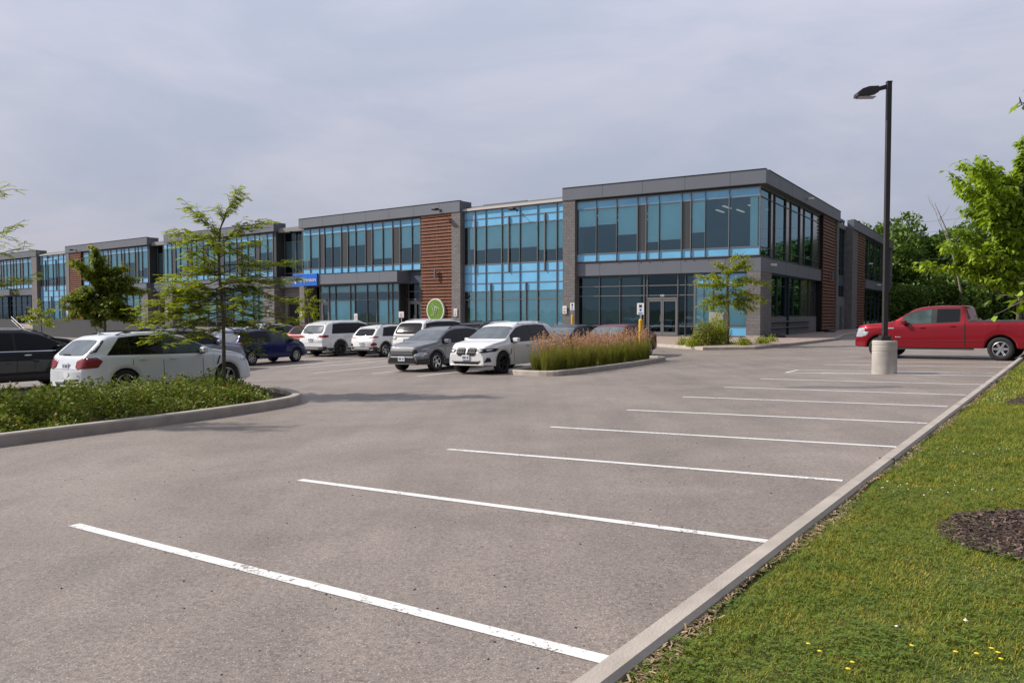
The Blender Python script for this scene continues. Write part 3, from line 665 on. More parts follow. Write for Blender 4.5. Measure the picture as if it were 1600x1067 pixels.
def cam_(fr, s, d, z, label):
    o = at_wall('wall_camera', fr, s, d, z, label, 'camera', 'white cameras on the walls'); mb = MB(); mb.box(-.07, .07, -.06, 0, -.08, .08); mb.build('bracket', M['white'], o)
    mb = MB(); mb.tube([(-.02, -.06, 0), (.05, -.38, -.04)], .085, 10); mb.build('housing', M['white'], o)
cam_('c', 3.1, .35, 4.5, 'white camera on the grey band above the young tree, left one of a pair'); cam_('c', 2.72, .35, 4.52, 'white camera on the grey band above the young tree, right one of a pair')
cam_('s', 2.6, .35, 4.55, 'white camera on the side band near the building corner'); cam_('s', 11.4, 0, 9.75, 'small camera on the side parapet'); cam_('s', 46, .1, 4.6, 'white camera on the rear side band'); cam_('s', 40, .1, 6.6, 'white camera on the slats far along the side')
def wl(fr, s, d, z, label):
    o = at_wall('wall_lamp', fr, s, d, z, label, 'light', 'cylinder lamps on the slats'); mb = MB(); mb.tube([(0, -.2, -.35), (0, -.2, .35)], .09, 12); mb.box(-.04, .04, -.14, 0, -.05, .05); mb.build('body', M['panel'], o)
wl('l', 12.0, .1, 4.6, 'grey cylinder lamp halfway up the near timber slats'); wl('s', 20.6, .2, 4.6, 'grey cylinder lamp on the side timber slats')
def plate(name, loc, rz, w, h, label, post=None, group='parking signs', marks=()):
    o = tag(empty(name, loc, rz), label, 'sign', group); z0 = 0
    if post:
        if post[0]:
            mb = MB(); mb.lathe([(0, 0), (.085, 0), (.085, post[0]-.05), (.05, post[0]), (0, post[0])], 16); mb.build('bollard', M['yellow'], o, smooth=False)
        mb = MB(); mb.box(-.03, .03, -.03, .03, post[0], post[1]); mb.build('post', M['steel'], o); z0 = post[1] - h
    mb = MB(); mb.box(-w/2, w/2, -.045, -.032, z0, z0+h); mb.build('plate', M['white'], o, bevel=.004)
    for c, x0, x1, y0, y1 in marks:
        mb = MB(); mb.box(-w/2+w*x0, -w/2+w*x1, -.05, -.0455, z0+h*y0, z0+h*y1); mb.build('marking', M[c], o)
    return o
mk = (('black', .3, .7, .62, .86), ('signblue', .36, .64, .30, .52), ('black', .2, .8, .08, .16)); mr = (('signred', .2, .8, .62, .7), ('signred', .2, .7, .4, .48), ('black', .2, .8, .15, .25))
rz = math.atan2(-dC.y, -dC.x)
plate('parking_sign', (5.15, 31.35, g(5.15, 31.35)+.05), rz, .30, .46, 'white parking sign on a yellow bollard in the island of tall grass', (1.62, 2.25), marks=mk)
plate('parking_sign', (3.75, 48.6, .16), rz, .30, .46, 'white parking sign on a yellow bollard in front of the grey brick pier', (1.45, 2.2), marks=mk)
def wplate(fr, s, d, z, w, h, label, marks):
    p, r = wpos(fr, s, d, z); return plate('parking_sign', p, rz, w, h, label, marks=marks)
wplate('c', 13.75, 0.02, 1.45, .32, .55, 'small white sign fixed to the grey brick pier left of the glass entrance', mr); wplate('l', 9.95, .02, 1.25, .34, .6, 'small white sign on the brick pier right of the round green sign', mr)
wplate('l', 29.0, .0, 1.2, .34, .5, 'small white sign on the brick pier under the blue sign', mr); wplate('l', 34.1, 0, 1.2, .34, .5, 'small white sign on a wing pier behind the young tree', mr); wplate('l', 52.6, 0, 1.2, .4, .6, 'small white sign on the second wing pier', mr)
wplate('l', 77.3, 0, 1.4, .4, .8, 'small white sign on the far pier beside the slats', mr); wplate('l', 87.6, 0, 1.4, .4, .8, 'small white sign on the farthest pier', mr)
p_, _r = wpos('l', 11.9, -3.9, 0); plate('parking_sign', (p_.x, p_.y, .1), rz, .5, .45, 'white square sign on a post beyond the white cars', (0, 1.75), marks=mr)
p_, _r = wpos('l', 17.0, -3.9, 0); plate('parking_sign', (p_.x, p_.y, .1), rz, .36, .7, 'white upright sign on a post before the double doors', (0, 1.6), marks=mr)
# utility cabinet and low black markers
o = tag(empty('utility_cabinet', (11.1, 42.2, .02), rz), 'pale grey utility cabinet behind the round shrub', 'cabinet')
mb = MB(); mb.box(-.42, .42, -.3, .3, 0, 1.75); mb.build('housing', M['concrete_base'], o, bevel=.02); mb = MB(); mb.box(-.37, -.01, -.315, -.302, .2, 1.65); mb.box(.01, .37, -.315, -.302, .2, 1.65); mb.build('door', M['concrete_base'], o)
for s, d, l in ((1.4, -.5, 'low round black marker at the foot of the side corner pier'), (17.2, -.5, 'low round black marker before the side timber slats')):
    p, r = wpos('s', s, d, -.05); o = tag(empty('low_marker', p), l, 'marker', 'black markers at the side wall'); mb = MB(); mb.lathe([(.42, 0), (.42, .15), (.3, .26), (0, .3)], 20); mb.build('cap', M['black'], o, smooth=True); mb = MB(); mb.lathe([(.5, 0), (.5, .04), (.42, .04)], 20); mb.build('base', M['joint'], o)
# low dark guard wall with stair rail in front of the left wings
gw = tag(empty('guard_wall', (0, 0, 0)), 'low dark wall and stair rail before the left wings', 'wall')
def lw(s0, s1, d, z0, z1, name, m):
    b_ = MB(); b_.box(-s1, -s0, d, d+.2, z0, z1); o = b_.build(name, M[m], gw); mm = FR['l'][0].copy(); mm.translation = (P1.x, P1.y, .0); o.matrix_local = mm; return o
lw(49, 75.5, -4.9, -1.6, 1.0, 'wall', 'railing'); lw(80, 118, -4.9, -1.6, 1.0, 'wall', 'railing'); lw(75.5, 80, -3.5, -1.6, .4, 'wall', 'railing')
b_ = MB()
for dd in (-5.6, -3.7): b_.tube([(-80, dd, 1.3), (-75.6, dd, -.4)], .04, 6); b_.tube([(-80, dd, .9), (-75.6, dd, -.8)], .03, 6)
o = b_.build('stair_rail', M['mullion_dark'], gw); mm = FR['l'][0].copy(); mm.translation = (P1.x, P1.y, 0); o.matrix_local = mm
rl = tag(empty('railing', (0, 0, 0)), 'thin dark railing along the pavement behind the parked cars', 'railing'); b_ = MB()
for i in range(0, 66): b_.box(-34-i*.22-.012, -34-i*.22+.012, -4.81, -4.79, .2, 1.2)
b_.box(-48.6, -33.9, -4.83, -4.77, 1.2, 1.26); b_.box(-48.6, -33.9, -4.83, -4.77, .25, .3)
o = b_.build('bars', M['railing'], rl); o.matrix_local = mm
# ---------------------------------------------------------------- vehicles
def paint(name, col, metal=0., rough=.36):
    return mat(name, col, rough, metal, .6, .12, noise=.03, nscale=1.5)
P_ = {'white': paint('car_paint_white', (.74, .75, .76)), 'pearl': paint('car_paint_pearl', (.66, .70, .75), .1), 'grey': paint('car_paint_grey', (.20, .205, .225), .2, .45), 'blue': paint('car_paint_blue', (.010, .018, .105), .3),
      'red': paint('car_paint_red', (.24, .006, .014), .4, .4), 'black': paint('car_paint_black', (.012, .013, .016)), 'maroon': paint('car_paint_maroon', (.14, .02, .025), .4), 'silver': paint('car_paint_silver', (.42, .43, .45), .7), 'lilac': paint('car_paint_lilac', (.30, .31, .37), .5), 'dark': paint('car_paint_dark', (.03, .03, .035), .3)}
cg = mat('car_glass', (.008, .009, .011), .04, 0, 0, .35); cgl = mat('car_glass_light', (.05, .075, .075), .04, 0, 0, .45, noise=.5, nscale=2.5); cws = mat('windscreen_glass', (.10, .12, .135), .03, 0, 0, 1, noise=.3, nscale=2.5)
skid_m = mat('skid_plate', (.22, .225, .23), .5)
clad = mat('cladding', (.035, .036, .039), .6); tyre_m = mat('tyre', (.018, .018, .019), .85); rim_m = mat('rim_silver', (.45, .46, .48), .3, .9); rim_b = mat('rim_black', (.03, .03, .033), .35, .5)
tail_m = mat('tail_lamp', (.20, .005, .008), .3, 0, .15); tail_w = mat('tail_lamp_clear', (.6, .35, .35), .15, 0, 1); head_m = mat('head_lamp', (.50, .53, .56), .1, .3, 1); dark_m = mat('grille_black', (.01, .01, .011), .4); chrome = mat('chrome', (.7, .71, .72), .15, 1); plate_m = mat('plate_white', (.62, .66, .72), .5); seam_m = mat('seam', (.02, .02, .02), .8)
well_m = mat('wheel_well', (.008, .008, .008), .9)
def fcurve(pts, r=.05):
    X = [p[0] for p in pts]; Y = [p[1] for p in pts]
    def f(x):
        s = 0
        for k in range(-3, 4): s += np.interp(x + k*r/3, X, Y)
        return float(s/7)
    return f
def rounded(P, n=2): return chaikin(P, n, True)
def patch(bvh, poly, axis, off, name, m, parent, step=.06, thick=0):
    n = len(poly); pts = []
    for i in range(n):
        a = Vector(poly[i]); b = Vector(poly[(i+1) % n]); k = max(1, int((b-a).length/step))
        for j in range(k): pts.append(a.lerp(b, j/k))
    n1 = len(pts); xs = [p.x for p in pts]; ys = [p.y for p in pts]; ins = []
    def inside(x, y):
        c = False
        for i in range(n):
            x1, y1 = poly[i]; x2, y2 = poly[(i+1) % n]
            if (y1 > y) != (y2 > y) and x < (x2-x1)*(y-y1)/(y2-y1)+x1: c = not c
        return c
    x = min(xs)+step/2
    while x < max(xs):
        y = min(ys)+step/2
        while y < max(ys):
            if inside(x, y): ins.append(Vector((x, y)))
            y += step
        x += step
    try: V, E_, F, *_ = geometry.delaunay_2d_cdt(pts + ins, [(i, (i+1) % n1) for i in range(n1)], [], 1, 1e-5)
    except Exception: return None
    out = []; 
    for v_ in V:
        if axis[0] == 's': sg_ = 1 if axis[1] == '+' else -1; o_ = Vector((v_.x, sg_*3, v_.y)); d = Vector((0, -sg_, 0))
        elif axis == 'front': o_ = Vector((9, v_.x, v_.y)); d = Vector((-1, 0, 0))
        elif axis == 'rear': o_ = Vector((-4, v_.x, v_.y)); d = Vector((1, 0, 0))
        else: o_ = Vector((v_.x, v_.y, 4)); d = Vector((0, 0, -1))
        h, nr, ix, ds = bvh.ray_cast(o_, d)
        if h is None: out.append(None); continue
        if nr.dot(d) > 0: nr = -nr
        out.append((h + nr*off, d))
    mb = MB(); idx = {}
    for i, q in enumerate(out):
        if q: idx[i] = len(mb.v); mb.v.append(tuple(q[0]))
    for f in F:
        if all(i in idx for i in f):
            a, b, c = [Vector(mb.v[idx[i]]) for i in f[:3]]; d = out[f[0]][1]
            ff = tuple(idx[i] for i in f)
            if (b-a).cross(c-a).dot(d) > 0: ff = ff[::-1]
            if max((a-b).length, (b-c).length, (a-c).length) < step*6: mb.f.append(ff)
    if not mb.f: return None
    o = mb.build(name, m, parent, smooth=True)
    if thick:
        md = o.modifiers.new('thickness', 'SOLIDIFY'); md.thickness = thick; md.offset = -1
    return o
def wheel(parent, x, y, r, rimr, spokes, rm, w=.22, double=False):
    s = 1 if y > 0 else -1; mb = MB(); W2 = w/2
    pr = [(rimr, -W2), (r-.03, -W2), (r, -W2+.03), (r+.002, 0), (r, W2-.03), (r-.03, W2), (rimr+.01, W2+.002), (rimr, W2-.015), (rimr-.02, W2-.06), (rimr-.03, -W2+.04), (0, -W2+.04)]
    mb.lathe([(a, s*b) for a, b in pr], 32, 'y'); t = mb.build('wheel', tyre_m, parent, smooth=True); t.location = (x, y, r)
    ed = MB(); 
    ed.lathe([(rimr+.004, s*(W2-.012)), (rimr-.022, s*(W2+.0)), (rimr-.035, s*(W2-.03))], 32, 'y')
    for i in range(spokes):
        a = 2*math.pi*i/spokes
        for da in ((-.13, .13) if double else (0,)):
            ww = .012 if double else .028 if spokes > 6 else .04
            c, q = math.cos(a+da), math.sin(a+da); c0, q0 = math.cos(a), math.sin(a)
            p0 = Vector((c0*.045, 0, q0*.045)); p1 = Vector((c*(rimr-.015), 0, q*(rimr-.015))); tt = (p1-p0).normalized(); nn = Vector((-tt.z, 0, tt.x))
            vs = []
            for p, wd, yy in ((p0, ww*1.0, W2-.035), (p1, ww*.9, W2-.012)):
                for e in (-1, 1): vs += [tuple(p + nn*wd*e + Vector((0, s*yy, 0))), tuple(p + nn*wd*e + Vector((0, s*(yy-.035), 0)))]
            ed.add(vs, [(0,2,6,4), (1,5,7,3), (0,4,5,1), (2,3,7,6), (0,1,3,2), (4,6,7,5)])
    ed.lathe([(0, s*(W2-.02)), (.06, s*(W2-.024)), (.07, s*(W2-.06))], 16, 'y')
    ed.build('rim', rm, t)
    bk = MB(); bk.lathe([(0, s*(W2-.11)), (rimr-.03, s*(W2-.11))], 24, 'y'); bk.build('brake', dark_m, t)
def car(name, sp, col, label, cat, group=None):
    L, Wd, H = sp['L'], sp['W'], sp['H']; root = tag(empty(name, (0, 0, 0)), label, cat, group); pm = P_[col]
    zt = fcurve(sp['top'], sp.get('r', .05)); be = fcurve(sp['belt'], .05); r = sp['r_w']; Ra = sp.get('arch', r+.05)
    xw = (sp['xr'], sp['xr']+sp['wb']); zb0 = sp.get('zb', .24)
    def zbot(x): return zb0 + .10*max(0, 1-x/.5) + .04*max(0, 1-(L-x)/.4)
    def zA(x):
        z = zbot(x)
        for c in xw:
            if abs(x-c) < Ra: z = max(z, r + math.sqrt(max(0, Ra*Ra-(x-c)**2)) - .01)
        return z
    def hw(x):
        d0, d1 = x, L-x; w = Wd/2
        w *= 1 - sp.get('rr', .16)*max(0, 1-d0/.45)**2.4 - .012*max(0, 1-d0/1.2)
        w *= 1 - sp.get('fr', .22)*max(0, 1-d1/.6)**2.2 - .05*max(0, 1-d1/1.3)
        return w
    xs = set(np.linspace(0, L, 70).round(4)); xs |= set([.01, .025, .05, .1, .15, L-.01, L-.025, L-.05, L-.1, L-.15])
    for c in xw:
        for a in np.linspace(0, math.pi, 19): xs.add(round(c + (Ra-.0005)*math.cos(a), 4))
        xs.add(round(c+Ra+.002, 4)); xs.add(round(c-Ra-.002, 4))
    for p in sp['top']: xs.add(round(min(max(p[0], 0), L), 4))
    xs = sorted(x for x in xs if 0 <= x <= L); tb = sp.get('tumble', .36); rows = []
    def wr_(x):
        w = hw(x); h = max(zt(x)-min(be(x), zt(x)-.04), .04); return w*.955-.02-tb*h
    for x in xs:
        w = hw(x); z0 = zbot(x); za = zA(x); top = zt(x); b = min(be(x), top-.04); h = top-b; za = min(za, b-.08); row = [(0, z0), (w*.62, z0), (w*.62, za), (w*.95, za)]
        for t, yk in ((0, .985), (.14, 1.0), (.4, 1.0), (.68, .99), (.86, .985), (.96, .968), (1, .95)): row.append((w*yk, za+.015+(b-za-.015)*t))
        wb = w*.95-.015
        row += [(wb-tb*h*.03, b+h*.05), (wb-tb*h*.45, b+h*.48), (wb-tb*h*.85, b+h*.84), (wb-tb*h-.03-.02*min(1, h*3), b+h*.955), (max(.1, (wb-tb*h)*.8), top-.012), (max(.05, (wb-tb*h)*.4), top-.002), (0, top)]
        rows.append((x, row))
    K = len(rows[0][1]); V = []; F = []
    for x, row in rows:
        for y, z in row: V.append((x, y, z))
        for y, z in row[1:-1]: V.append((x, -y, z))
    n = K + K - 2
    def vi(i, j, s): return i*n + (j if (s > 0 or j == 0 or j == K-1) else K + j - 1)
    for i in range(len(rows)-1):
        for j in range(K-1):
            F.append((vi(i, j, 1), vi(i, j+1, 1), vi(i+1, j+1, 1), vi(i+1, j, 1))[::-1]); F.append((vi(i, j, -1), vi(i, j+1, -1), vi(i+1, j+1, -1), vi(i+1, j, -1)))
    for i, fl in ((0, 0), (len(rows)-1, 1)):
        for j in range(K-1):
            q = (vi(i, j, 1), vi(i, j+1, 1), vi(i, j+1, -1), vi(i, j, -1)); q = tuple(dict.fromkeys(q)); F.append(q if not fl else q[::-1])
    mb = MB(); mb.v = V; mb.f = F
    bm = bmesh.new(); me = bpy.data.meshes.new('body'); me.from_pydata(V, [], F); bm.from_mesh(me); bmesh.ops.remove_doubles(bm, verts=bm.verts, dist=.0004); bmesh.ops.recalc_face_normals(bm, faces=bm.faces)
    bvh = BVHTree.FromBMesh(bm)
    for f in bm.faces: f.smooth = True
    bm.to_mesh(me); me.set_sharp_from_angle(angle=R(48)); bm.free()
    body = link('body', me, pm, root); me.materials.append(well_m)
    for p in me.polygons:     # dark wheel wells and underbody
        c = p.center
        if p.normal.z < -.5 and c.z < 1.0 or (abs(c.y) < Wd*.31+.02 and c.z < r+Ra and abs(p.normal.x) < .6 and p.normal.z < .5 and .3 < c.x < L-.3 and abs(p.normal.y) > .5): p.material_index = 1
    # windows: strips between belt line and roof edge
    def gl(xa, xb, xat=None, xbt=None, lo=.04, hi=.80):
        k = 14; xat = xa if xat is None else xat; xbt = xb if xbt is None else xbt; f1 = [xa+(xb-xa)*i/k for i in range(k+1)]; f2 = [xat+(xbt-xat)*i/k for i in range(k+1)]
        H_ = lambda x: zt(x)-be(x)
        lo_ = [(x, be(x)+lo) for x in f1]; up = [(x, be(x)+max(lo+.015, hi*H_(x))) for x in f2]
        return lo_ + up[::-1]
    wins = sp['wins']; off = sp.get('wexp', .025)
    for s in '+-':
        a = wins[0]; z = wins[-1]
        patch(bvh, gl(a[0]-off*1.3, z[1]+off*1.6, (a[2] if a[2] is not None else a[0])-off, (z[3] if z[3] is not None else z[1])+off, .015, .84), 's'+s, .005, 'window_trim', dark_m, root, .07)
        for i, wn in enumerate(wins):
            patch(bvh, gl(wn[0], wn[1], wn[2], wn[3]), 's'+s, .010, 'side_window', cgl if wn[4] else cg, root, .07)
        if sp.get('chrome_belt'): patch(bvh, [(a[0]-.02, be(a[0])-.0), (z[1]+.02, be(z[1])), (z[1]+.02, be(z[1])+.018), (a[0]-.02, be(a[0])+.018)], 's'+s, .014, 'chrome_strip', chrome, root, .1)
        # seams
        for xx in sp['doors']:
            pts = [(xx, .36), (xx+.014, .36), (xx+.014, be(xx)+.01), (xx, be(xx)+.01)]; patch(bvh, pts, 's'+s, .003, 'door_seam', seam_m, root, .12)
        for xx in sp['handles']:
            z_ = be(xx)-.12; patch(bvh, rounded([(xx-.1, z_), (xx+.1, z_), (xx+.1, z_+.035), (xx-.1, z_+.035)], 1), 's'+s, .035, 'door_handle', sp.get('hm') or pm, root, .05, .03)
        for c in xw:
            if sp.get('cladc', True):
                pts = [(c+(Ra+.002)*math.cos(a_), r-.01+(Ra+.002)*math.sin(a_)) for a_ in np.linspace(-.22, math.pi+.22, 30)]; pts2 = [(c+(Ra+.065)*math.cos(a_), r-.01+(Ra+.065)*math.sin(a_)) for a_ in np.linspace(math.pi+.15, -.15, 30)]
                patch(bvh, [(x_, max(z_, .27)) for x_, z_ in pts + pts2], 's'+s, .007, 'wheel_arch', clad if sp.get('clad') else pm, root, .05, .0)
        if sp.get('clad'):
            hh = sp['clad']; patch(bvh, [(xw[0]+Ra+.04, .26), (xw[1]-Ra-.04, .26), (xw[1]-Ra-.05, hh), (xw[0]+Ra+.05, hh)], 's'+s, .006, 'sill_cladding', clad, root, .1)
            for a_, b_ in ((.02, xw[0]-Ra-.03), (xw[1]+Ra+.03, L-.02)): patch(bvh, [(a_, .3), (b_, .27), (b_, hh+.04), (a_, hh+.06)], 's'+s, .006, 'bumper_cladding', clad, root, .07)
        for P_s, nm, mm in sp.get('sidep', []): patch(bvh, P_s, 's'+s, .009, nm, mm, root, .04, .004)
    # windscreen and rear window
    x0, x1 = sp['ws']; 
    def strip_top(xa, xb, m_, k=8, g0=.06):
        a_ = [xa+(xb-xa)*i/k for i in range(k+1)]; return [(x, max(.2, wr_(x)-g0)) for x in a_] + [(x, -max(.2, wr_(x)-g0)) for x in a_[::-1]]
    patch(bvh, rounded(strip_top(x0, x1, 0, g0=.035), 1), 'top', .006, 'windscreen', cws, root, .09)
    if sp.get('rw'):
        zr0, zr1, wa, wc = sp['rw']; patch(bvh, rounded(rounded([(-wa, zr0), (-wa*.5, zr0-.01), (0, zr0-.012), (wa*.5, zr0-.01), (wa, zr0), (wa*.5+wc*.5, zr0*.5+zr1*.5), (wc, zr1), (wc*.5, zr1+.012), (0, zr1+.015), (-wc*.5, zr1+.012), (-wc, zr1), (-wa*.5-wc*.5, zr0*.5+zr1*.5)], 1), 1), 'rear', .008, 'rear_window', cg if not sp.get('rwl') else cws, root, .07)
        if sp.get('spoiler'):
            zs, xs0, xs1, ws_ = sp['spoiler']; xs0 = next(x for x in xs if zt(x) > zs-.02) - .10; xs1 = xs0+.22; b_ = MB(); b_.box(xs0+.02, xs1, -ws_, ws_, zs-.035, zs-.005); b_.build('spoiler', pm, root, bevel=.015)
        b_ = MB(); b_.box(sp['wiper'][0]-.02, sp['wiper'][0], -.02, .32, sp['wiper'][1], sp['wiper'][1]+.02) if sp.get('wiper') else None
        if sp.get('wiper'): b_.build('wiper', dark_m, root)
    for ax, poly, nm, mm, of, mir in sp['det']:
        for sgn in ((1, -1) if mir else (1,)): patch(bvh, [(sgn*a_, b2) for a_, b2 in poly], ax, of, nm, mm, root, .045, .006)
    for ax, (ya, yb, za_, zc), nb, horiz, mm in sp.get('bars', []):       # grille bars
        b_ = MB(); 
        for sgn in ((1, -1) if ya > .01 else (1,)):
            for i in range(nb):
                y = (ya+(yb-ya)*(i+.5)/nb)*sgn
                h_, nr_, *_q = bvh.ray_cast(Vector((9, y, (za_+zc)/2)), Vector((-1, 0, 0))) if not horiz else bvh.ray_cast(Vector((9, (ya+yb)/2*sgn, za_+(zc-za_)*(i+.5)/nb)), Vector((-1, 0, 0)))
                if h_ is None: continue
                if horiz: b_.box(h_.x-.02, h_.x+.025, ya*sgn, yb*sgn, h_.z-.012, h_.z+.012)
                else: b_.box(h_.x-.02, h_.x+.022, y-.008, y+.008, za_+.01, zc-.01)
        if b_.v: b_.build('grille_bars', mm, root)
    # plates
    for ax, z_ in sp['plates']:
        h_, nr_, *_q = bvh.ray_cast(Vector((9 if ax == 'front' else -4, 0, z_)), Vector((-1 if ax == 'front' else 1, 0, 0)))
        if h_ is None: continue
        e = .015 if ax == 'front' else -.015; b_ = MB(); b_.box(h_.x+e*.2, h_.x+e*2.2, -.155, .155, z_-.08, z_+.08); pl = b_.build('licence_plate', plate_m, root, bevel=.006)
        b2 = MB()
        for i in range(7):
            if i == 4: continue
            b2.box(h_.x+e*2.25, h_.x+e*2.4, -.12+i*.035, -.10+i*.035, z_-.035, z_+.035)
        b2.build('marking', P_['blue'], pl)
    # mirrors
    xm = sp['mirror']; 
    for s in (1, -1):
        y0 = s*(hw(xm)*.93); b_ = MB(); b_.box(-.07, .09, -.11, .11, -.07, .075); o_ = b_.build('mirror', sp.get('mm') or pm, root, bevel=.035); o_.modifiers['bevel'].segments = 3; o_.location = (xm, y0+s*.14, be(xm)+.10)
        b_ = MB(); b_.box(-.03, .03, min(0, s*-.2), max(0, s*-.2), -.1, -.05); b_.build('mirror_arm', dark_m, o_)
    if sp.get('rails'):
        xa, xb = sp['rails']
        for s in (1, -1):
            pts = []
            for i in range(9):
                x = xa+(xb-xa)*i/8; yy = s*(wr_(x)-.07); h_, nr_, *_q = bvh.ray_cast(Vector((x, yy, 4)), Vector((0, 0, -1))); pts.append((x, yy, h_.z + (.045 if 0 < i < 8 else 0)))
            b_ = MB(); b_.tube(pts, .016, 6); b_.build('roof_rail', sp.get('railm', dark_m), root)
    if sp.get('fin'): b_ = MB(); xf = sp['fin']; z_ = zt(xf); b_.add([(xf-.12, -.02, z_-.01), (xf+.1, -.02, z_-.01), (xf+.1, .02, z_-.01), (xf-.12, .02, z_-.01), (xf-.1, 0, z_+.07)], [(0,1,4), (1,2,4), (2,3,4), (3,0,4)]); b_.build('antenna', pm, root)
    for x in xw:
        for s in (1, -1): wheel(root, x, s*(Wd/2-.13), r, sp['rim'], sp['spokes'], sp.get('rimm', rim_m), double=sp.get('dbl', False))
    if sp.get('extra'): sp['extra'](root, bvh, zt, be, hw)
    # shift so that the origin is on the ground between the axles
    cx_ = (xw[0]+xw[1])/2
    for ch in [o for o in COL.objects if o.parent == root]: ch.location.x -= cx_
    return root
def place(o, x, y, h, dx=None):
    """put the car with its mid-axle point at x,y heading h (unit vector), tilted with the lot"""
    h = Vector(h).normalized(); a = Vector((x, y, 0)); f, b = a + Vector((h.x, h.y, 0))*1.4, a - Vector((h.x, h.y, 0))*1.4; n_ = Vector((-h.y, h.x, 0))
    X = Vector((f.x-b.x, f.y-b.y, g(f.x, f.y)-g(b.x, b.y))).normalized(); l_, r_ = a+n_*.8, a-n_*.8; Y = Vector((l_.x-r_.x, l_.y-r_.y, g(l_.x, l_.y)-g(r_.x, r_.y))).normalized(); Z = X.cross(Y).normalized(); Y = Z.cross(X)
    m = Matrix((X, Y, Z)).transposed().to_4x4(); m.translation = Vector((x, y, g(x, y)+.002)); o.matrix_world = m
    return o
def wheel_at(o, wx, wy, h, sp, which, side):
    """place from one wheel's contact point. side +1 = left"""
    h = Vector(h).normalized(); n_ = Vector((-h.y, h.x)); c = Vector((wx, wy)) - n_*side*(sp['W']/2-.02) + h*(-sp['wb']/2 if which == 'f' else sp['wb']/2)
    return place(o, c.x, c.y, h)
HB = (.565, .825)          # heading of the bays that face the building
def wl_(L, ws): return ws
X5 = dict(L=4.9, W=1.94, H=1.76, wb=2.93, xr=1.04, r_w=.37, arch=.42, rim=.255, spokes=5, dbl=True, zb=.26,
    top=[(0, .74), (.06, .98), (.10, 1.10), (.55, 1.50), (.74, 1.59), (1.5, 1.67), (2.3, 1.66), (2.75, 1.57), (3.56, 1.16), (4.2, 1.07), (4.62, .96), (4.84, .82), (4.9, .66)],
    belt=[(0, 1.0), (.5, 1.09), (2, 1.06), (3.7, 1.03), (4.3, .96), (4.9, .6)],
    wins=[(.62, 1.16, 1.0, 1.2, 0), (1.22, 2.00, None, None, 0), (2.08, 3.30, None, 3.22, 1)], doors=[1.22, 2.05, 3.2], handles=[1.5, 2.34], ws=(2.82, 3.50), rw=(1.12, 1.47, .70, .62), rwl=1, spoiler=(1.665, .36, .62, .60), wiper=(.13, 1.13),
    det=[('rear', [(.48, .98), (.50, .83), (.62, .79), (.94, .82), (.94, 1.05), (.76, 1.06)], 'tail_light', tail_m, .012, True), ('rear', [(-.5, .40), (.5, .40), (.55, .47), (-.55, .47)], 'diffuser', clad, .01, False),
         ('front', rounded([(.48, .74), (.9, .78), (.9, .90), (.5, .86)], 1), 'headlight', head_m, .01, True), ('front', rounded([(.03, .62), (.4, .62), (.4, .84), (.03, .84)], 1), 'grille', dark_m, .012, True)],
    sidep=[([(.02, .80), (.34, .82), (.46, .97), (.34, 1.06), (.05, 1.06)], 'tail_light', tail_m), ([(.20, 1.17), (.46, 1.44), (.60, 1.47), (.36, 1.19)], 'rear_trim', dark_m), ([(3.62, .74), (3.66, .74), (3.76, .96), (3.72, .96)], 'vent', dark_m), (rounded([(4.42, .82), (4.84, .74), (4.78, .86), (4.5, .93)], 1), 'headlight', head_m)],
    plates=[('rear', .86)], mirror=3.18, mm=None, rails=(.95, 2.75), railm=dark_m, fin=.95, clad=.0)
c_ = car('suv', X5, 'pearl', 'white sport utility vehicle seen from behind beside the shrub island', 'car', 'parked cars'); wheel_at(c_, -7.60, 21.63, (.585, .81), X5, 'f', -1); c_.matrix_world = c_.matrix_world @ Matrix.Translation((-.22, 0, 0)) @ Matrix.Diagonal((.96, .98, .985, 1))
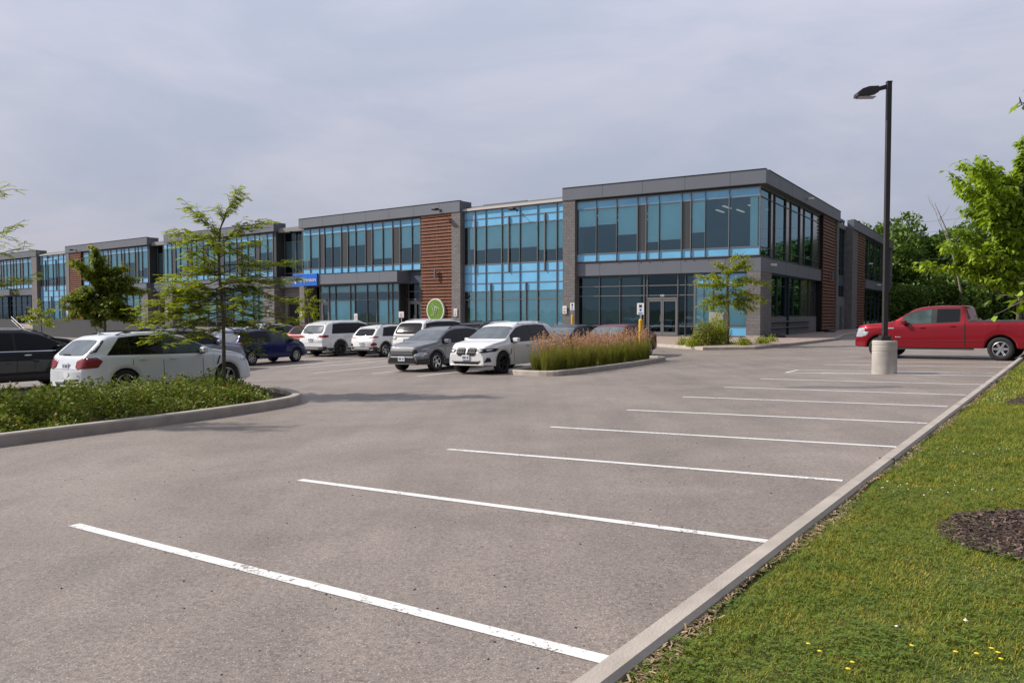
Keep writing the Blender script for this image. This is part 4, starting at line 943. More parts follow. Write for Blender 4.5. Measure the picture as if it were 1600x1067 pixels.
X3 = dict(X5); X3.update(L=4.72, W=1.89, wb=2.86, xr=1.02, r_w=.365, arch=.415, dbl=False, spokes=5, rimm=rim_b, clad=0, rwl=0,
    top=[(0, .74), (.06, .95), (.10, 1.04), (.55, 1.52), (.7, 1.60), (1.5, 1.685), (2.35, 1.675), (2.85, 1.59), (3.68, 1.10), (4.25, 1.02), (4.55, .93), (4.68, .82), (4.72, .66)], belt=[(0, .98), (.5, 1.04), (2, 1.01), (3.6, .98), (4.2, .93), (4.72, .58)],
    wins=[(.80, 1.24, 1.10, 1.34, 0), (1.30, 2.12, None, None, 0), (2.20, 3.36, None, 3.34, 0)], doors=[1.34, 2.16, 3.30], handles=[1.58, 2.44], ws=(2.93, 3.62), mirror=3.26, rails=(.95, 2.65), railm=chrome,
    det=[('front', [(.03, .66), (.05, .84), (.10, .865), (.36, .86), (.42, .82), (.37, .65), (.30, .62), (.08, .62)], 'grille', dark_m, .016, True), ('front', rounded([(.44, .83), (.46, .73), (.62, .70), (.92, .76), (.94, .85), (.7, .84)], 1), 'headlight', dark_m, .014, True),
         ('front', rounded([(.50, .80), (.52, .75), (.62, .74), (.64, .80)], 1), 'headlight_lens', head_m, .022, True), ('front', rounded([(.70, .81), (.72, .76), (.82, .77), (.84, .82)], 1), 'headlight_lens', head_m, .022, True),
         ('front', [(-.58, .46), (-.48, .35), (.48, .35), (.58, .46)], 'lower_intake', dark_m, .012, False), ('front', [(-.72, .30), (.72, .30), (.70, .335), (-.70, .335)], 'skid_plate', chrome, .02, False), ('front', [(.70, .40), (.76, .56), (.82, .54), (.84, .42)], 'fog_recess', dark_m, .012, True),
         ('rear', rounded([(.50, .96), (.50, .83), (.93, .86), (.93, 1.04)], 1), 'tail_light', tail_m, .012, True)],
    bars=[('front', (.06, .37, .65, .84), 8, False, chrome)], sidep=[(rounded([(4.18, .76), (4.62, .72), (4.60, .82), (4.30, .86)], 1), 'headlight', dark_m), ([(3.50, .62), (3.54, .62), (3.46, .80), (3.42, .80)], 'vent', dark_m)], plates=[('front', .56)])
c_ = car('suv', X3, 'white', 'white sport utility vehicle facing the camera with a chrome grille, beside the tall grasses', 'car', 'parked cars'); wheel_at(c_, -.25, 25.7, (-.565, -.825), X3, 'f', 1)
KN = dict(L=4.2, W=1.80, H=1.56, wb=2.60, xr=.74, r_w=.34, arch=.39, rim=.225, spokes=5, zb=.25, clad=.42, rr=.18,
    top=[(0, .72), (.05, .90), (.09, 1.0), (.45, 1.40), (.62, 1.48), (1.3, 1.555), (2.0, 1.55), (2.45, 1.47), (3.22, 1.05), (3.8, .965), (4.13, .90), (4.19, .80), (4.2, .62)], belt=[(0, .96), (.5, .99), (2, .96), (3.1, .94), (3.8, .86), (4.2, .54)],
    wins=[(.62, .96, .85, 1.05, 0), (1.02, 1.80, None, None, 0), (1.88, 2.95, None, 2.92, 0)], doors=[1.06, 1.84, 2.88], handles=[1.3, 2.1], ws=(2.53, 3.17), rw=(1.04, 1.36, .62, .56), spoiler=(1.455, .26, .55, .56), wiper=(.12, 1.06),
    det=[('rear', rounded([(.42, .98), (.44, .93), (.86, .95), (.86, 1.02)], 1), 'tail_light', tail_m, .012, True), ('rear', [(-.85, .32), (.85, .32), (.85, .52), (-.85, .52)], 'bumper_cladding', clad, .008, False), ('rear', rounded([(.60, .62), (.64, .54), (.84, .56), (.84, .70), (.7, .72)], 1), 'fog_light', tail_m, .016, True), ('rear', [(-.55, .36), (.55, .36), (.5, .46), (-.5, .46)], 'skid_plate', skid_m, .014, False),
         ('front', [(-.60, .79), (-.66, .68), (-.50, .60), (.50, .60), (.66, .68), (.60, .79)], 'grille', dark_m, .012, False), ('front', [(-.7, .30), (.7, .30), (.54, .54), (-.54, .54)], 'lower_intake', dark_m, .012, False), ('front', [(-.62, .27), (.62, .27), (.66, .305), (-.66, .305)], 'skid_plate', skid_m, .02, False),
         ('front', rounded([(.56, .62), (.60, .54), (.82, .56), (.84, .68), (.7, .68)], 1), 'headlight', head_m, .016, True), ('front', rounded([(.70, .80), (.70, .77), (.86, .79), (.86, .83)], 1), 'daylight_lamp', head_m, .012, True)],
    bars=[('front', (-.5, .5, .62, .78), 3, True, rim_m)], sidep=[(rounded([(.02, .93), (.30, .95), (.34, 1.0), (.03, 1.02)], 1), 'tail_light', tail_m), (rounded([(3.78, .58), (4.1, .54), (4.1, .66), (3.86, .70)], 1), 'headlight', head_m)], plates=[('rear', .66), ('front', .47)], mirror=2.84, rails=(.7, 2.3))
c_ = car('crossover', KN, 'grey', 'silver grey crossover facing the camera beside the white one', 'car', 'parked cars'); wheel_at(c_, -2.62, 27.5, (-.565, -.825), KN, 'f', 1)
c_ = car('crossover', KN, 'white', 'small white crossover with dark cladding seen from behind', 'car', 'parked cars'); wheel_at(c_, -6.15, 38.2, (.57, .82), KN, 'r', -1)
AT = dict(X5); AT.update(L=5.05, W=1.99, wb=2.98, xr=1.10, r_w=.39, arch=.44, dbl=False, spokes=5, rimm=rim_b, clad=.40, tumble=.28, rwl=1, mm=None, rr=.13,
    top=[(0, .80), (.05, 1.0), (.08, 1.12), (.40, 1.62), (.55, 1.70), (1.3, 1.78), (2.6, 1.765), (3.1, 1.67), (3.9, 1.20), (4.5, 1.10), (4.88, .98), (5.0, .86), (5.05, .7)], belt=[(0, 1.07), (.5, 1.13), (2, 1.12), (3.8, 1.10), (4.5, 1.0), (5.05, .62)],
    wins=[(.62, 1.30, .80, 1.34, 0), (1.38, 2.32, None, None, 0), (2.40, 3.60, None, 3.56, 0)], doors=[1.40, 2.36, 3.5], handles=[1.7, 2.66], ws=(3.18, 3.84), rw=(1.18, 1.57, .74, .66), spoiler=(1.69, .22, .5, .62), wiper=(.1, 1.2), mirror=3.5, rails=(.8, 2.9), railm=chrome, fin=None,
    det=[('rear', rounded([(.52, 1.08), (.55, .97), (.95, .96), (.95, 1.10)], 1), 'tail_light', tail_m, .012, True), ('rear', [(-.5, .955), (.5, .955), (.5, .975), (-.5, .975)], 'chrome_strip', chrome, .016, False), ('rear', [(-.95, .36), (.95, .36), (.95, .52), (-.95, .52)], 'bumper_cladding', clad, .01, False), ('rear', [(-.62, .37), (.62, .37), (.55, .45), (-.55, .45)], 'skid_plate', skid_m, .016, False)],
    bars=[], sidep=[(rounded([(.02, .96), (.34, .98), (.36, 1.08), (.03, 1.10)], 1), 'tail_light', tail_m)], plates=[('rear', .86)])
c_ = car('suv', AT, 'white', 'large white sport utility vehicle seen from behind with black wheels, left of the white crossover', 'car', 'parked cars'); wheel_at(c_, -8.7, 39.8, (.57, .82), AT, 'r', -1)
RR = dict(AT); RR.update(L=4.88, wb=2.92, xr=1.0, rwl=0, clad=.36, tumble=.24, det=[('rear', rounded([(-.84, 1.00), (.84, 1.00), (.84, 1.06), (-.84, 1.06)], 0), 'rear_strip', dark_m, .012, False), ('rear', rounded([(.60, 1.00), (.60, .86), (.95, .86), (.95, 1.02)], 1), 'tail_light', mat('tail_lamp_smoked', (.45, .42, .42), .1, 0, 1), .014, True)],
    sidep=[], wins=[(.35, 1.30, .55, 1.34, 0), (1.34, 2.32, None, None, 0), (2.36, 3.55, None, 3.5, 0)], rw=(1.14, 1.62, .80, .70), wiper=None, spoiler=(1.74, .12, .5, .66))
c_ = car('suv', RR, 'white', 'white sport utility vehicle with blacked out rear window behind the silver crossover', 'car', 'parked cars'); wheel_at(c_, -3.55, 36.7, (.57, .82), RR, 'r', -1)
FT = dict(KN); FT.update(L=4.05, W=1.70, wb=2.50, xr=.72, r_w=.30, arch=.34, rim=.20, spokes=7, clad=0, tumble=.30, rimm=rim_m,
    top=[(0, .62), (.05, .85), (.10, 1.0), (.35, 1.38), (.5, 1.46), (1.2, 1.525), (1.8, 1.52), (2.3, 1.43), (3.35, 1.0), (3.75, .86), (3.96, .72), (4.05, .52)], belt=[(0, .94), (.5, .97), (1.9, .92), (3.1, .90), (3.6, .80), (4.05, .46)],
    wins=[(.62, .90, .7, .92, 0), (.98, 1.70, None, None, 0), (1.78, 2.85, None, 2.80, 1)], doors=[.98, 1.74, 2.76], handles=[1.2, 1.98], ws=(2.4, 3.2), rw=(1.02, 1.36, .58, .52), rwl=1, spoiler=(1.45, .2, .4, .5), wiper=None, mirror=2.85, rails=None,
    det=[('rear', rounded([(.52, 1.02), (.54, .80), (.80, .80), (.80, 1.0)], 1), 'tail_light', tail_m, .012, True)], bars=[], sidep=[(rounded([(.03, .78), (.22, .80), (.30, .96), (.10, 1.0)], 1), 'tail_light', tail_m), (rounded([(.06, .88), (.24, .90), (.30, .98), (.12, 1.0)], 1), 'tail_light_clear', tail_w)], plates=[('rear', .80)])
c_ = car('hatchback', FT, 'blue', 'dark blue hatchback behind the young tree', 'car', 'parked cars'); wheel_at(c_, -11.0, 33.2, (.52, .855), FT, 'r', -1)
# pickup truck
TR = dict(L=6.1, W=2.03, H=1.96, wb=3.98, xr=1.16, r_w=.41, arch=.50, rim=.26, spokes=6, zb=.42, clad=0, r=.03, tumble=.30, rr=.06, fr=.16, cladc=True, railm=None,
    top=[(0, 1.38), (2.20, 1.40), (2.22, 1.42), (2.29, 1.90), (2.42, 1.95), (3.2, 1.965), (3.72, 1.93), (3.98, 1.86), (4.70, 1.40), (4.9, 1.36), (5.7, 1.30), (5.95, 1.24), (6.07, 1.12), (6.1, .85)], belt=[(0, 1.345), (2.2, 1.34), (3.7, 1.27), (4.8, 1.26), (5.7, 1.20), (5.95, 1.12), (6.1, .75)],
    wins=[(2.44, 3.18, None, None, 0), (3.36, 4.44, None, 4.30, 1)], doors=[2.34, 3.27, 4.36], handles=[2.66, 3.66], ws=(4.02, 4.64), mirror=4.24, rw=None, mm=None,
    det=[('top', [(.12, -.85), (2.14, -.85), (2.14, .85), (.12, .85)], 'bed_cover', clad, .01, False), ('front', [(-.75, .70), (.75, .70), (.72, 1.05), (-.72, 1.05)], 'grille', dark_m, .012, False), ('front', rounded([(.78, .80), (.98, .82), (.98, 1.08), (.76, 1.06)], 1), 'headlight', head_m, .014, True)],
    bars=[('front', (-.7, .7, .72, 1.03), 3, True, chrome)],
    sidep=[([(5.84, .84), (5.99, .84), (6.0, 1.14), (5.70, 1.17), (5.68, 1.06), (5.84, 1.02)], 'headlight', head_m), ([(2.25, .50), (2.275, .50), (2.275, 1.38), (2.25, 1.38)], 'bed_gap', seam_m), ([(.0, 1.345), (2.2, 1.35), (2.2, 1.385), (0, 1.38)], 'bed_rail', clad), ([(4.62, 1.12), (4.92, 1.12), (4.92, 1.17), (4.62, 1.17)], 'badge', chrome), ([(1.75, .66), (5.0, .66), (5.0, .68), (1.75, .68)], 'body_line', P_['maroon']), ([(4.38, .80), (4.58, .80), (4.58, .83), (4.38, .83)], 'badge', chrome)],
    plates=[('rear', .8)], zb_=0)
c_ = car('pickup_truck', TR, 'red', 'red crew cab pickup truck parked across the bays behind the lamp base', 'pickup truck'); wheel_at(c_, 17.0, 27.25, (-.74, .67), TR, 'r', 1)
o_ = MB(); o_.box(-1.15, 2.2, -.98, -.85, .36, .42); o_.box(-1.15, 2.2, .85, .98, .36, .42); o_.build('running_board', clad, c_)
# cars further back: built whole too, smaller in view
SV = dict(X5); SV.update(rwl=0, dbl=False)
CRV = dict(KN); CRV.update(L=4.6, W=1.85, wb=2.66, xr=.9, r_w=.35, arch=.40, clad=0, top=[(x*4.6/4.2, z*1.07) for x, z in KN['top']], belt=[(x*4.6/4.2, z*1.07) for x, z in KN['belt']], wins=[tuple((q*4.6/4.2 if isinstance(q, float) else q) for q in w[:4]) + (w[4],) for w in KN['wins']], ws=(2.77, 3.47), mirror=3.1, doors=[1.2, 2.0, 3.15], handles=[1.4, 2.3], rw=(1.1, 1.45, .62, .56), spoiler=(1.56, .28, .6, .56), wiper=None, sidep=[], bars=[], rails=(.8, 2.6),
    det=[('rear', rounded([(.62, 1.10), (.62, .85), (.88, .85), (.88, 1.10)], 1), 'tail_light', tail_m, .012, True)], plates=[('rear', .8)])
BS = dict(AT); BS.update(rwl=0, clad=0, chrome_belt=1, hm=chrome, wins=[w[:4] + (0,) for w in AT['wins']])
SD = dict(FT); SD.update(L=4.7, W=1.82, wb=2.75, xr=1.0, r_w=.32, arch=.37, rim=.22, spokes=5, top=[(0, .72), (.06, .95), (.15, 1.04), (.75, 1.10), (1.55, 1.40), (2.0, 1.45), (2.7, 1.44), (3.0, 1.36), (3.75, .98), (4.4, .82), (4.62, .70), (4.7, .5)], belt=[(0, .90), (.8, .95), (3.6, .92), (4.3, .78), (4.7, .45)],
    wins=[(1.25, 1.9, 1.6, 1.9, 0), (1.98, 3.3, None, 3.25, 0)], doors=[1.3, 1.94, 3.2], handles=[1.5, 2.2], ws=(3.06, 3.68), rw=None, spoiler=None, mirror=3.2, sidep=[], det=[('rear', rounded([(.5, .92), (.5, .78), (.86, .8), (.86, .94)], 1), 'tail_light', tail_m, .012, True), ('front', rounded([(.55, .60), (.86, .6), (.86, .7), (.55, .68)], 1), 'headlight', head_m, .012, True)], plates=[('rear', .66), ('front', .4)])
for name, sp, col, x, y, h, lab in [
    ('suv', BS, 'black', -14.75, 23.0, HB, 'large black sport utility vehicle with a chrome window line at the left edge'),
    ('suv', SV, 'dark', -26.6, 43.0, HB, 'dark sport utility vehicle with bright windscreen behind the big black one'),
    ('crossover', CRV, 'black', -23.3, 36.5, HB, 'black crossover roof just above the white sport utility vehicle'),
    ('crossover', CRV, 'lilac', -12.5, 29.8, (.52, .855), 'lilac grey crossover left of the blue hatchback'),
    ('crossover', CRV, 'black', -19.5, 45.0, HB, 'black crossover roof behind the lilac grey one'),
    ('sedan', SD, 'silver', -17.0, 48.0, (-.565, -.825), 'silver car half hidden behind the young tree trunk'),
    ('suv', SV, 'silver', -14.0, 47.5, HB, 'silver car roof behind the blue hatchback'),
    ('crossover', CRV, 'maroon', -10.4, 43.9, HB, 'dark red crossover left of the large white sport utility vehicle'),
    ('crossover', CRV, 'black', -.9, 36.0, HB, 'black crossover behind the two cars that face the camera'),
    ('sedan', SD, 'dark', 2.6, 35.2, (-.565, -.825), 'dark car roof right of the white car behind the grasses'),
    ('sedan', SD, 'maroon', 4.6, 34.0, (-.565, -.825), 'dark red car hidden behind the tall grasses'),
    ('suv', SV, 'black', 30.2, 42.0, (-.75, .66), 'black vehicle behind the pickup bed'),
    ('sedan', SD, 'red', 23.5, 33.0, (-.76, .65), 'red car roof just behind the pickup bed')]:
    place(car(name, sp, col, lab, 'car', 'parked cars'), x, y, h)
# bicycle behind the shrubs
bk = tag(empty('bicycle', (-10.9, 15.0, g(-10.9, 15.0)), R(35)), 'black bicycle standing behind the shrubs by the white car', 'bicycle')
for x in (-.52, .52):
    mb = MB(); mb.lathe([(.33, -.02), (.35, 0), (.33, .02), (.31, 0), (.33, -.02)], 28, 'y'); o = mb.build('wheel', tyre_m, bk, smooth=True); o.location = (x, 0, .35)
    s_ = MB()
    for i in range(12): a = i*math.pi/6; s_.tube([(0, 0, 0), (.32*math.cos(a), 0, .32*math.sin(a))], .004, 3)
    s_.build('spokes', M['steel'], o)
mb = MB()
for a, b in (((-.52, .35), (-.1, .33)), ((-.52, .35), (-.18, .82)), ((-.1, .33), (-.2, .9)), ((-.1, .33), (.34, .85)), ((-.18, .80), (.32, .88)), ((.52, .35), (.32, .98))): mb.tube([(a[0], 0, a[1]), (b[0], 0, b[1])], .02, 6)
mb.build('frame', M['black'], bk); mb = MB(); mb.tube([(.28, -.3, 1.04), (.33, 0, 1.0), (.28, .3, 1.04)], .016, 6); mb.build('handlebar', M['steel'], bk)
mb = MB(); mb.box(-.33, -.08, -.06, .06, .9, .96); mb.build('saddle', M['black'], bk, bevel=.02); mb = MB(); mb.box(.3, .52, -.2, .2, .74, .98); mb.build('basket', M['black'], bk)
# ---------------------------------------------------------------- lamp post
lp = tag(empty('lamp_post', (10.75, 22.6, g(10.75, 22.6)), R(-3)), 'tall dark lamp post on a round concrete base', 'lamp post')
mb = MB(); mb.lathe([(.335, -.1), (.335, .62), (.325, .64), (.335, .66), (.335, .80), (.325, .82), (.335, .84), (.335, .93), (.31, .955), (0, .955)], 48); mb.build('concrete_base', M['concrete_base'], lp, smooth=False)
mb = MB(); mb.box(-.17, .17, -.17, .17, .955, 1.0); mb.box(-.13, .13, -.13, .13, 1.0, 1.10); mb.build('base_cover', M['polemat'], lp, bevel=.01)
mb = MB(); mb.box(-.065, .065, -.065, .065, 1.10, 8.30); mb.build('pole', M['polemat'], lp, bevel=.01); mb = MB(); mb.box(-.07, .07, -.07, .07, 8.30, 8.34); mb.build('cap', M['polemat'], lp)
mb = MB(); mb.add([(-.065, -.04, 8.13), (-.065, .04, 8.13), (-.36, .04, 8.06), (-.36, -.04, 8.06), (-.065, -.04, 8.25), (-.065, .04, 8.25), (-.36, .04, 8.17), (-.36, -.04, 8.17)], [(0,1,2,3), (4,7,6,5), (0,4,5,1), (3,2,6,7), (0,3,7,4), (1,5,6,2)]); mb.build('arm', M['polemat'], lp)
prof = [(-.33, 8.01, 8.19), (-.6, 7.95, 8.18), (-.78, 7.92, 8.12), (-.93, 7.90, 8.00)]; mb = MB()
for x, a, b in prof: mb.v += [(x, -.17, a), (x, .17, a), (x, .15, b), (x, -.15, b)]
for i in range(3):
    for j in range(4): mb.f.append((i*4+j, i*4+(j+1) % 4, (i+1)*4+(j+1) % 4, (i+1)*4+j))
mb.f += [(0, 3, 2, 1), (12, 13, 14, 15)]; mb.build('lamp_head', M['polemat'], lp, bevel=.012)
mb = MB(); mb.box(-.88, -.4, -.13, .13, 7.88, 7.90); o = mb.build('lens', M['steel'], lp)
# ---------------------------------------------------------------- trees
def limb_path(a, b, sag=.0, k=6, q=None, wob=.04):
    a = Vector(a); b = Vector(b); pts = []
    for i in range(k+1):
        t = i/k; p = a.lerp(b, t); p.z += math.sin(math.pi*t)*sag; 
        if 0 < i: p += Vector((q.uniform(-wob, wob), q.uniform(-wob, wob), q.uniform(-wob, wob)))
        pts.append(p)
    return pts
def tree(name, loc, trunk, limbs, leafm, label, barkm='bark', seed=1, kind='locust', dens=1., size=.06, twl=.55, group=None, rtr=.06, extra=1):
    """trunk: [(x,y,z)...]; limbs: [(z0, (x,y,z) end)]"""
    q = random.Random(seed); root = tag(empty(name, loc), label, 'tree', group); mb = MB(); T = [Vector(p) for p in trunk]
    mb.tube(T, [rtr*(1-.8*i/(len(T)-1)) + .006 for i in range(len(T))], 8)
    def at(z):
        for i in range(len(T)-1):
            if T[i].z <= z <= T[i+1].z: return T[i].lerp(T[i+1], (z-T[i].z)/(T[i+1].z-T[i].z))
        return T[-1]
    V = []; F = []
    def leaf(p, d, n_, s, w=.42):
        d = d.normalized(); side = d.cross(n_).normalized(); b = len(V); dr = Vector((0, 0, -s*.18))
        V.extend([p, p + d*s*.45 + side*s*w*.5, p + d*s + dr, p + d*s*.45 - side*s*w*.5]); F.append((b, b+1, b+2, b+3))
    ex = []
    for z0, e in limbs:
        for kx_ in range(extra):
            f_ = q.uniform(.4, .8); a0 = at(z0); rz_ = q.uniform(-.9, .9); v0 = (Vector(e)-a0)*f_; v0 = Matrix.Rotation(rz_, 3, 'Z') @ v0; v0.z += q.uniform(-.15, .2)*v0.length; ex.append((max(.9, z0 - q.uniform(0, .35)), tuple(a0+v0)))
    for z0, end in limbs + ex:
        a = at(z0); P = limb_path(a, end, sag=q.uniform(.0, .12), q=q, k=8); Ln = (Vector(end)-a).length
        mb.tube(P, [max(.004, rtr*.38*min(1, Ln/2+.3)*(1-.85*i/8)) for i in range(9)], 5, cap=False)
        nt_ = max(4, int(Ln*9*dens)); D = (Vector(end)-a).normalized()
        for i in range(nt_):
            t = .22 + .78*(i+q.random())/nt_; p = P[min(7, int(t*8))].lerp(P[min(8, int(t*8)+1)], t*8 % 1)
            az = q.uniform(-1.3, 1.3); dd = Matrix.Rotation(az, 3, 'Z') @ D; dd.z = dd.z*.6 + q.uniform(-.3, .55); dd.normalize(); l = twl*q.uniform(.4, 1.)*(1.15-.5*t) + .08
            Q = limb_path(p, p+dd*l, sag=.03, k=4, q=q, wob=.02); mb.tube(Q, .004, 3, cap=False)
            if kind == 'locust':
                m = max(3, int(l*13))
                for j in range(m):
                    tt = .15+.85*(j+q.random())/m; c = Q[min(3, int(tt*4))].lerp(Q[min(4, int(tt*4)+1)], tt*4 % 1)
                    fd = Matrix.Rotation(q.uniform(-2.2, 2.2), 3, 'Z') @ dd; fd.z = q.uniform(-.55, .25); fd.normalize(); fl = q.uniform(.09, .19)
                    sd = fd.cross(Vector((0, 0, 1))).normalized(); nn = Vector((q.uniform(-.4, .4), q.uniform(-.4, .4), 1)).normalized()
                    for kk in range(5):
                        pp = c + fd*fl*(kk+.5)/5
                        for s_2 in (-1, 1): leaf(pp, sd*s_2 + fd*.45, nn, size*q.uniform(.7, 1.15), .48)
            else:
                m = max(3, int(l*20))
                for j in range(m):
                    tt = .1+.9*(j+q.random())/m; c = Q[min(3, int(tt*4))].lerp(Q[min(4, int(tt*4)+1)], tt*4 % 1)
                    fd = Vector((q.uniform(-1, 1), q.uniform(-1, 1), q.uniform(-.9, .15))); leaf(c + fd*size*.3, fd, Vector((q.uniform(-.5, .5), q.uniform(-.5, .5), 1)).normalized(), size*q.uniform(.65, 1.2), .55)
    mb.build('trunk', M[barkm], root, smooth=True)
    npmesh('crown', [tuple(v_) for v_ in V], F, M[leafm], root); return root
def px_tree(cx, by, s, ends, q, depth=.9):
    """limb tips measured from the photo around the trunk foot, given in metres, with a spread in depth"""
    return [(z0, ((x-cx)/s, q.uniform(-depth, depth)*(.35+abs((x-cx)/s)*.35), (by-y)/s)) for z0, x, y in ends]
q = random.Random(3)
# honey locust in the left island
E1 = [(4.3, 375, 303), (3.9, 300, 322), (4.1, 352, 335), (3.7, 412, 345), (3.6, 275, 362), (3.3, 410, 383), (3.2, 300, 378), (3.0, 240, 432), (3.1, 460, 412), (2.8, 232, 475), (2.6, 215, 508), (2.7, 468, 432), (2.6, 440, 465), (2.2, 225, 500), (2.3, 455, 502), (1.9, 250, 528),
      (1.7, 400, 545), (2.1, 430, 520), (2.4, 270, 470), (3.3, 330, 350), (2.9, 400, 430), (2.5, 300, 440), (2.0, 300, 500), (3.5, 370, 395), (2.8, 320, 415), (2.2, 380, 480), (1.8, 395, 505), (1.7, 330, 520), (2.4, 345, 455), (3.0, 290, 400), (2.6, 410, 455), (2.3, 265, 455)]
lm = px_tree(349, 607, 63.5, E1, q)
T_A = tree('honey_locust', (-7.0, 19.0, g(-7.0, 19.0)+.08), [(0, 0, 0), (.01, 0, 1), (.0, .02, 1.9), (-.06, 0, 2.7), (-.10, .03, 3.4), (-.05, .02, 4.0), (.1, 0, 4.4)], lm, 'leaf_locust', 'young honey locust with feathery leaves in the shrub island, right of the other trees', seed=5, dens=1.4, size=.074, rtr=.045, extra=1)
# off-frame neighbour at the left whose branches reach in
E2 = [(2.4, 30, 435), (2.2, 22, 428), (3.6, 8, 292), (2.9, 14, 375), (3.1, 6, 345), (2.0, -60, 480), (2.6, -200, 400), (3.4, -90, 300), (3.9, -130, 220), (2.2, -230, 450), (3.0, -180, 340), (2.6, -60, 370), (3.6, -160, 270), (2.1, -150, 460), (4.0, -80, 230)]
tree('honey_locust', (-10.6, 14.2, g(-10.6, 14.2)+.08), [(0, 0, 0), (.01, 0, 1), (.03, .02, 2.2), (0, 0, 3.2), (.03, 0, 4.2)], px_tree(-115, 650, 86, E2, q, .6), 'leaf_locust', 'honey locust branch tips reaching in at the left edge', seed=8, size=.06)
# darker tree before the far timber slats
E3 = [(3.6, 140, 392), (3.2, 103, 412), (3.3, 178, 418), (2.9, 92, 470), (3.0, 215, 455), (2.4, 90, 478), (2.3, 208, 492), (2.0, 100, 496), (2.0, 195, 503), (2.8, 130, 430), (2.7, 165, 440), (2.2, 150, 480), (2.5, 185, 470), (2.1, 125, 490), (2.6, 110, 455), (3.1, 150, 410), (2.4, 140, 460), (2.9, 190, 435), (2.2, 175, 495), (1.9, 140, 505)]
def dark_tree(loc, cx, by, s, ends, lab, seed, lf='leaf_dark', size=.15, dens=1.5, rtr=.08, kind='broad', top=4.2, name='shade_tree', grp=None, ex_=1):
    return tree(name, loc, [(0, 0, 0), (.02, 0, top*.3), (-.03, .02, top*.6), (.0, 0, top)], px_tree(cx, by, s, ends, random.Random(seed), 1.2), lf, lab, seed=seed, kind=kind, size=size, dens=dens, rtr=rtr, twl=.7, group=grp, extra=ex_)
k3 = 1.55
dark_tree((-22.6, 43.5, g(-22.6, 43.5)+.1), 153, 552, 27.5, [(z*1.3, x, y) for z, x, y in E3], 'dense dark green tree before the far timber slats', 11, top=5.4, size=.2, dens=1.9, ex_=6)
E4 = [(2.9, 60, 468), (2.6, 48, 480), (2.5, 75, 482), (2.2, 44, 492), (2.2, 80, 495), (1.9, 55, 500), (2.4, 62, 485), (1.9, 70, 503)]
dark_tree((-34.5, 57.5, g(-34.5, 57.5)), 63, 540, 21, [(z*1.1, x, y) for z, x, y in E4], 'small bright tree before the far glass bay, behind the parked cars', 12, 'leaf_locust', .16, 1.8, .05, top=3.4)
# young tree by the corner block
E5 = [(4.3, 1150, 398), (3.9, 1125, 408), (3.8, 1172, 412), (3.4, 1098, 425), (3.3, 1190, 440), (3.1, 1088, 440), (2.9, 1186, 465), (2.6, 1095, 468), (2.5, 1180, 478), (2.3, 1100, 478), (2.4, 1165, 480), (3.6, 1160, 400), (3.2, 1120, 445), (2.8, 1150, 455), (2.3, 1130, 480), (3.0, 1165, 430), (3.5, 1135, 420), (2.6, 1125, 462)]
dark_tree((11.2, 40.6, .08), 1138, 532, 30.2, E5, 'young tree in the planted bed before the corner block', 13, 'leaf_locust', .13, 2.2, .05, kind='broad', top=4.5, name='young_tree')
E6 = [(2.9, 478, 455), (2.6, 466, 470), (2.5, 490, 468), (2.2, 462, 485), (2.2, 492, 488), (1.9, 470, 495), (1.9, 488, 500), (2.3, 480, 480)]
dark_tree((-15.2, 58.6, .2), 478, 520, 21, E6, 'small bright tree below the blue sign', 14, 'leaf_locust', .15, 1.8, .05, top=3.1, name='young_tree')
# large-leaved tree behind the pickup bed
E7 = [(5.2, 1500, 258), (4.8, 1468, 275), (4.6, 1540, 255), (4.2, 1455, 300), (4.8, 1570, 270), (3.6, 1480, 330), (2.6, 1440, 410), (2.4, 1462, 385), (3.8, 1520, 300), (4.4, 1590, 285), (3.0, 1500, 350), (2.5, 1485, 400), (2.3, 1500, 428), (3.3, 1540, 340), (2.8, 1540, 390), (2.2, 1550, 440), (4.6, 1620, 290), (5.6, 1600, 225), (5.2, 1640, 230), (4.2, 1680, 300), (3.4, 1700, 370), (2.6, 1690, 430), (3.6, 1620, 340), (2.8, 1630, 410), (4.9, 1525, 262), (4.0, 1560, 310), (3.2, 1470, 365), (3.0, 1595, 370), (4.0, 1500, 290), (2.9, 1515, 380)]
dark_tree((19.9, 30.8, g(19.9, 30.8)+.1), 1592, 552, 39.5, [(a, (b+28 if b < 1510 else b), c) for a, b, c in E7], 'large leaved bright green tree behind the pickup bed', 15, 'leaf_big', .27, 1.15, .12, top=6.9, name='broadleaf_tree', ex_=1)
# near tree at the right edge, mostly outside the picture
E8 = [(2.2, 1560, 512), (2.4, 1578, 505), (3.4, 1568, 212), (3.2, 1580, 225), (2.6, 1700, 420), (2.8, 1750, 330), (3.3, 1650, 230), (3.6, 1730, 150), (2.4, 1800, 460), (3.1, 1700, 260), (2.9, 1605, 300), (3.5, 1610, 190), (3.6, 1800, 100), (3.2, 1880, 200), (2.9, 1900, 300), (3.7, 1720, 60), (3.0, 1820, 270)]
tree('broadleaf_tree', (4.75, 6.2, lz(4.75, 6.2)), [(0, 0, 0), (.01, 0, 1.2), (0, .02, 2.2), (.02, 0, 3.8)], px_tree(1725, 830, 195, E8, random.Random(4), .3), 'leaf_big', 'leafy branch tips of a tree standing off the right edge', seed=21, kind='broad', size=.085, dens=1.0, twl=.28, rtr=.035)
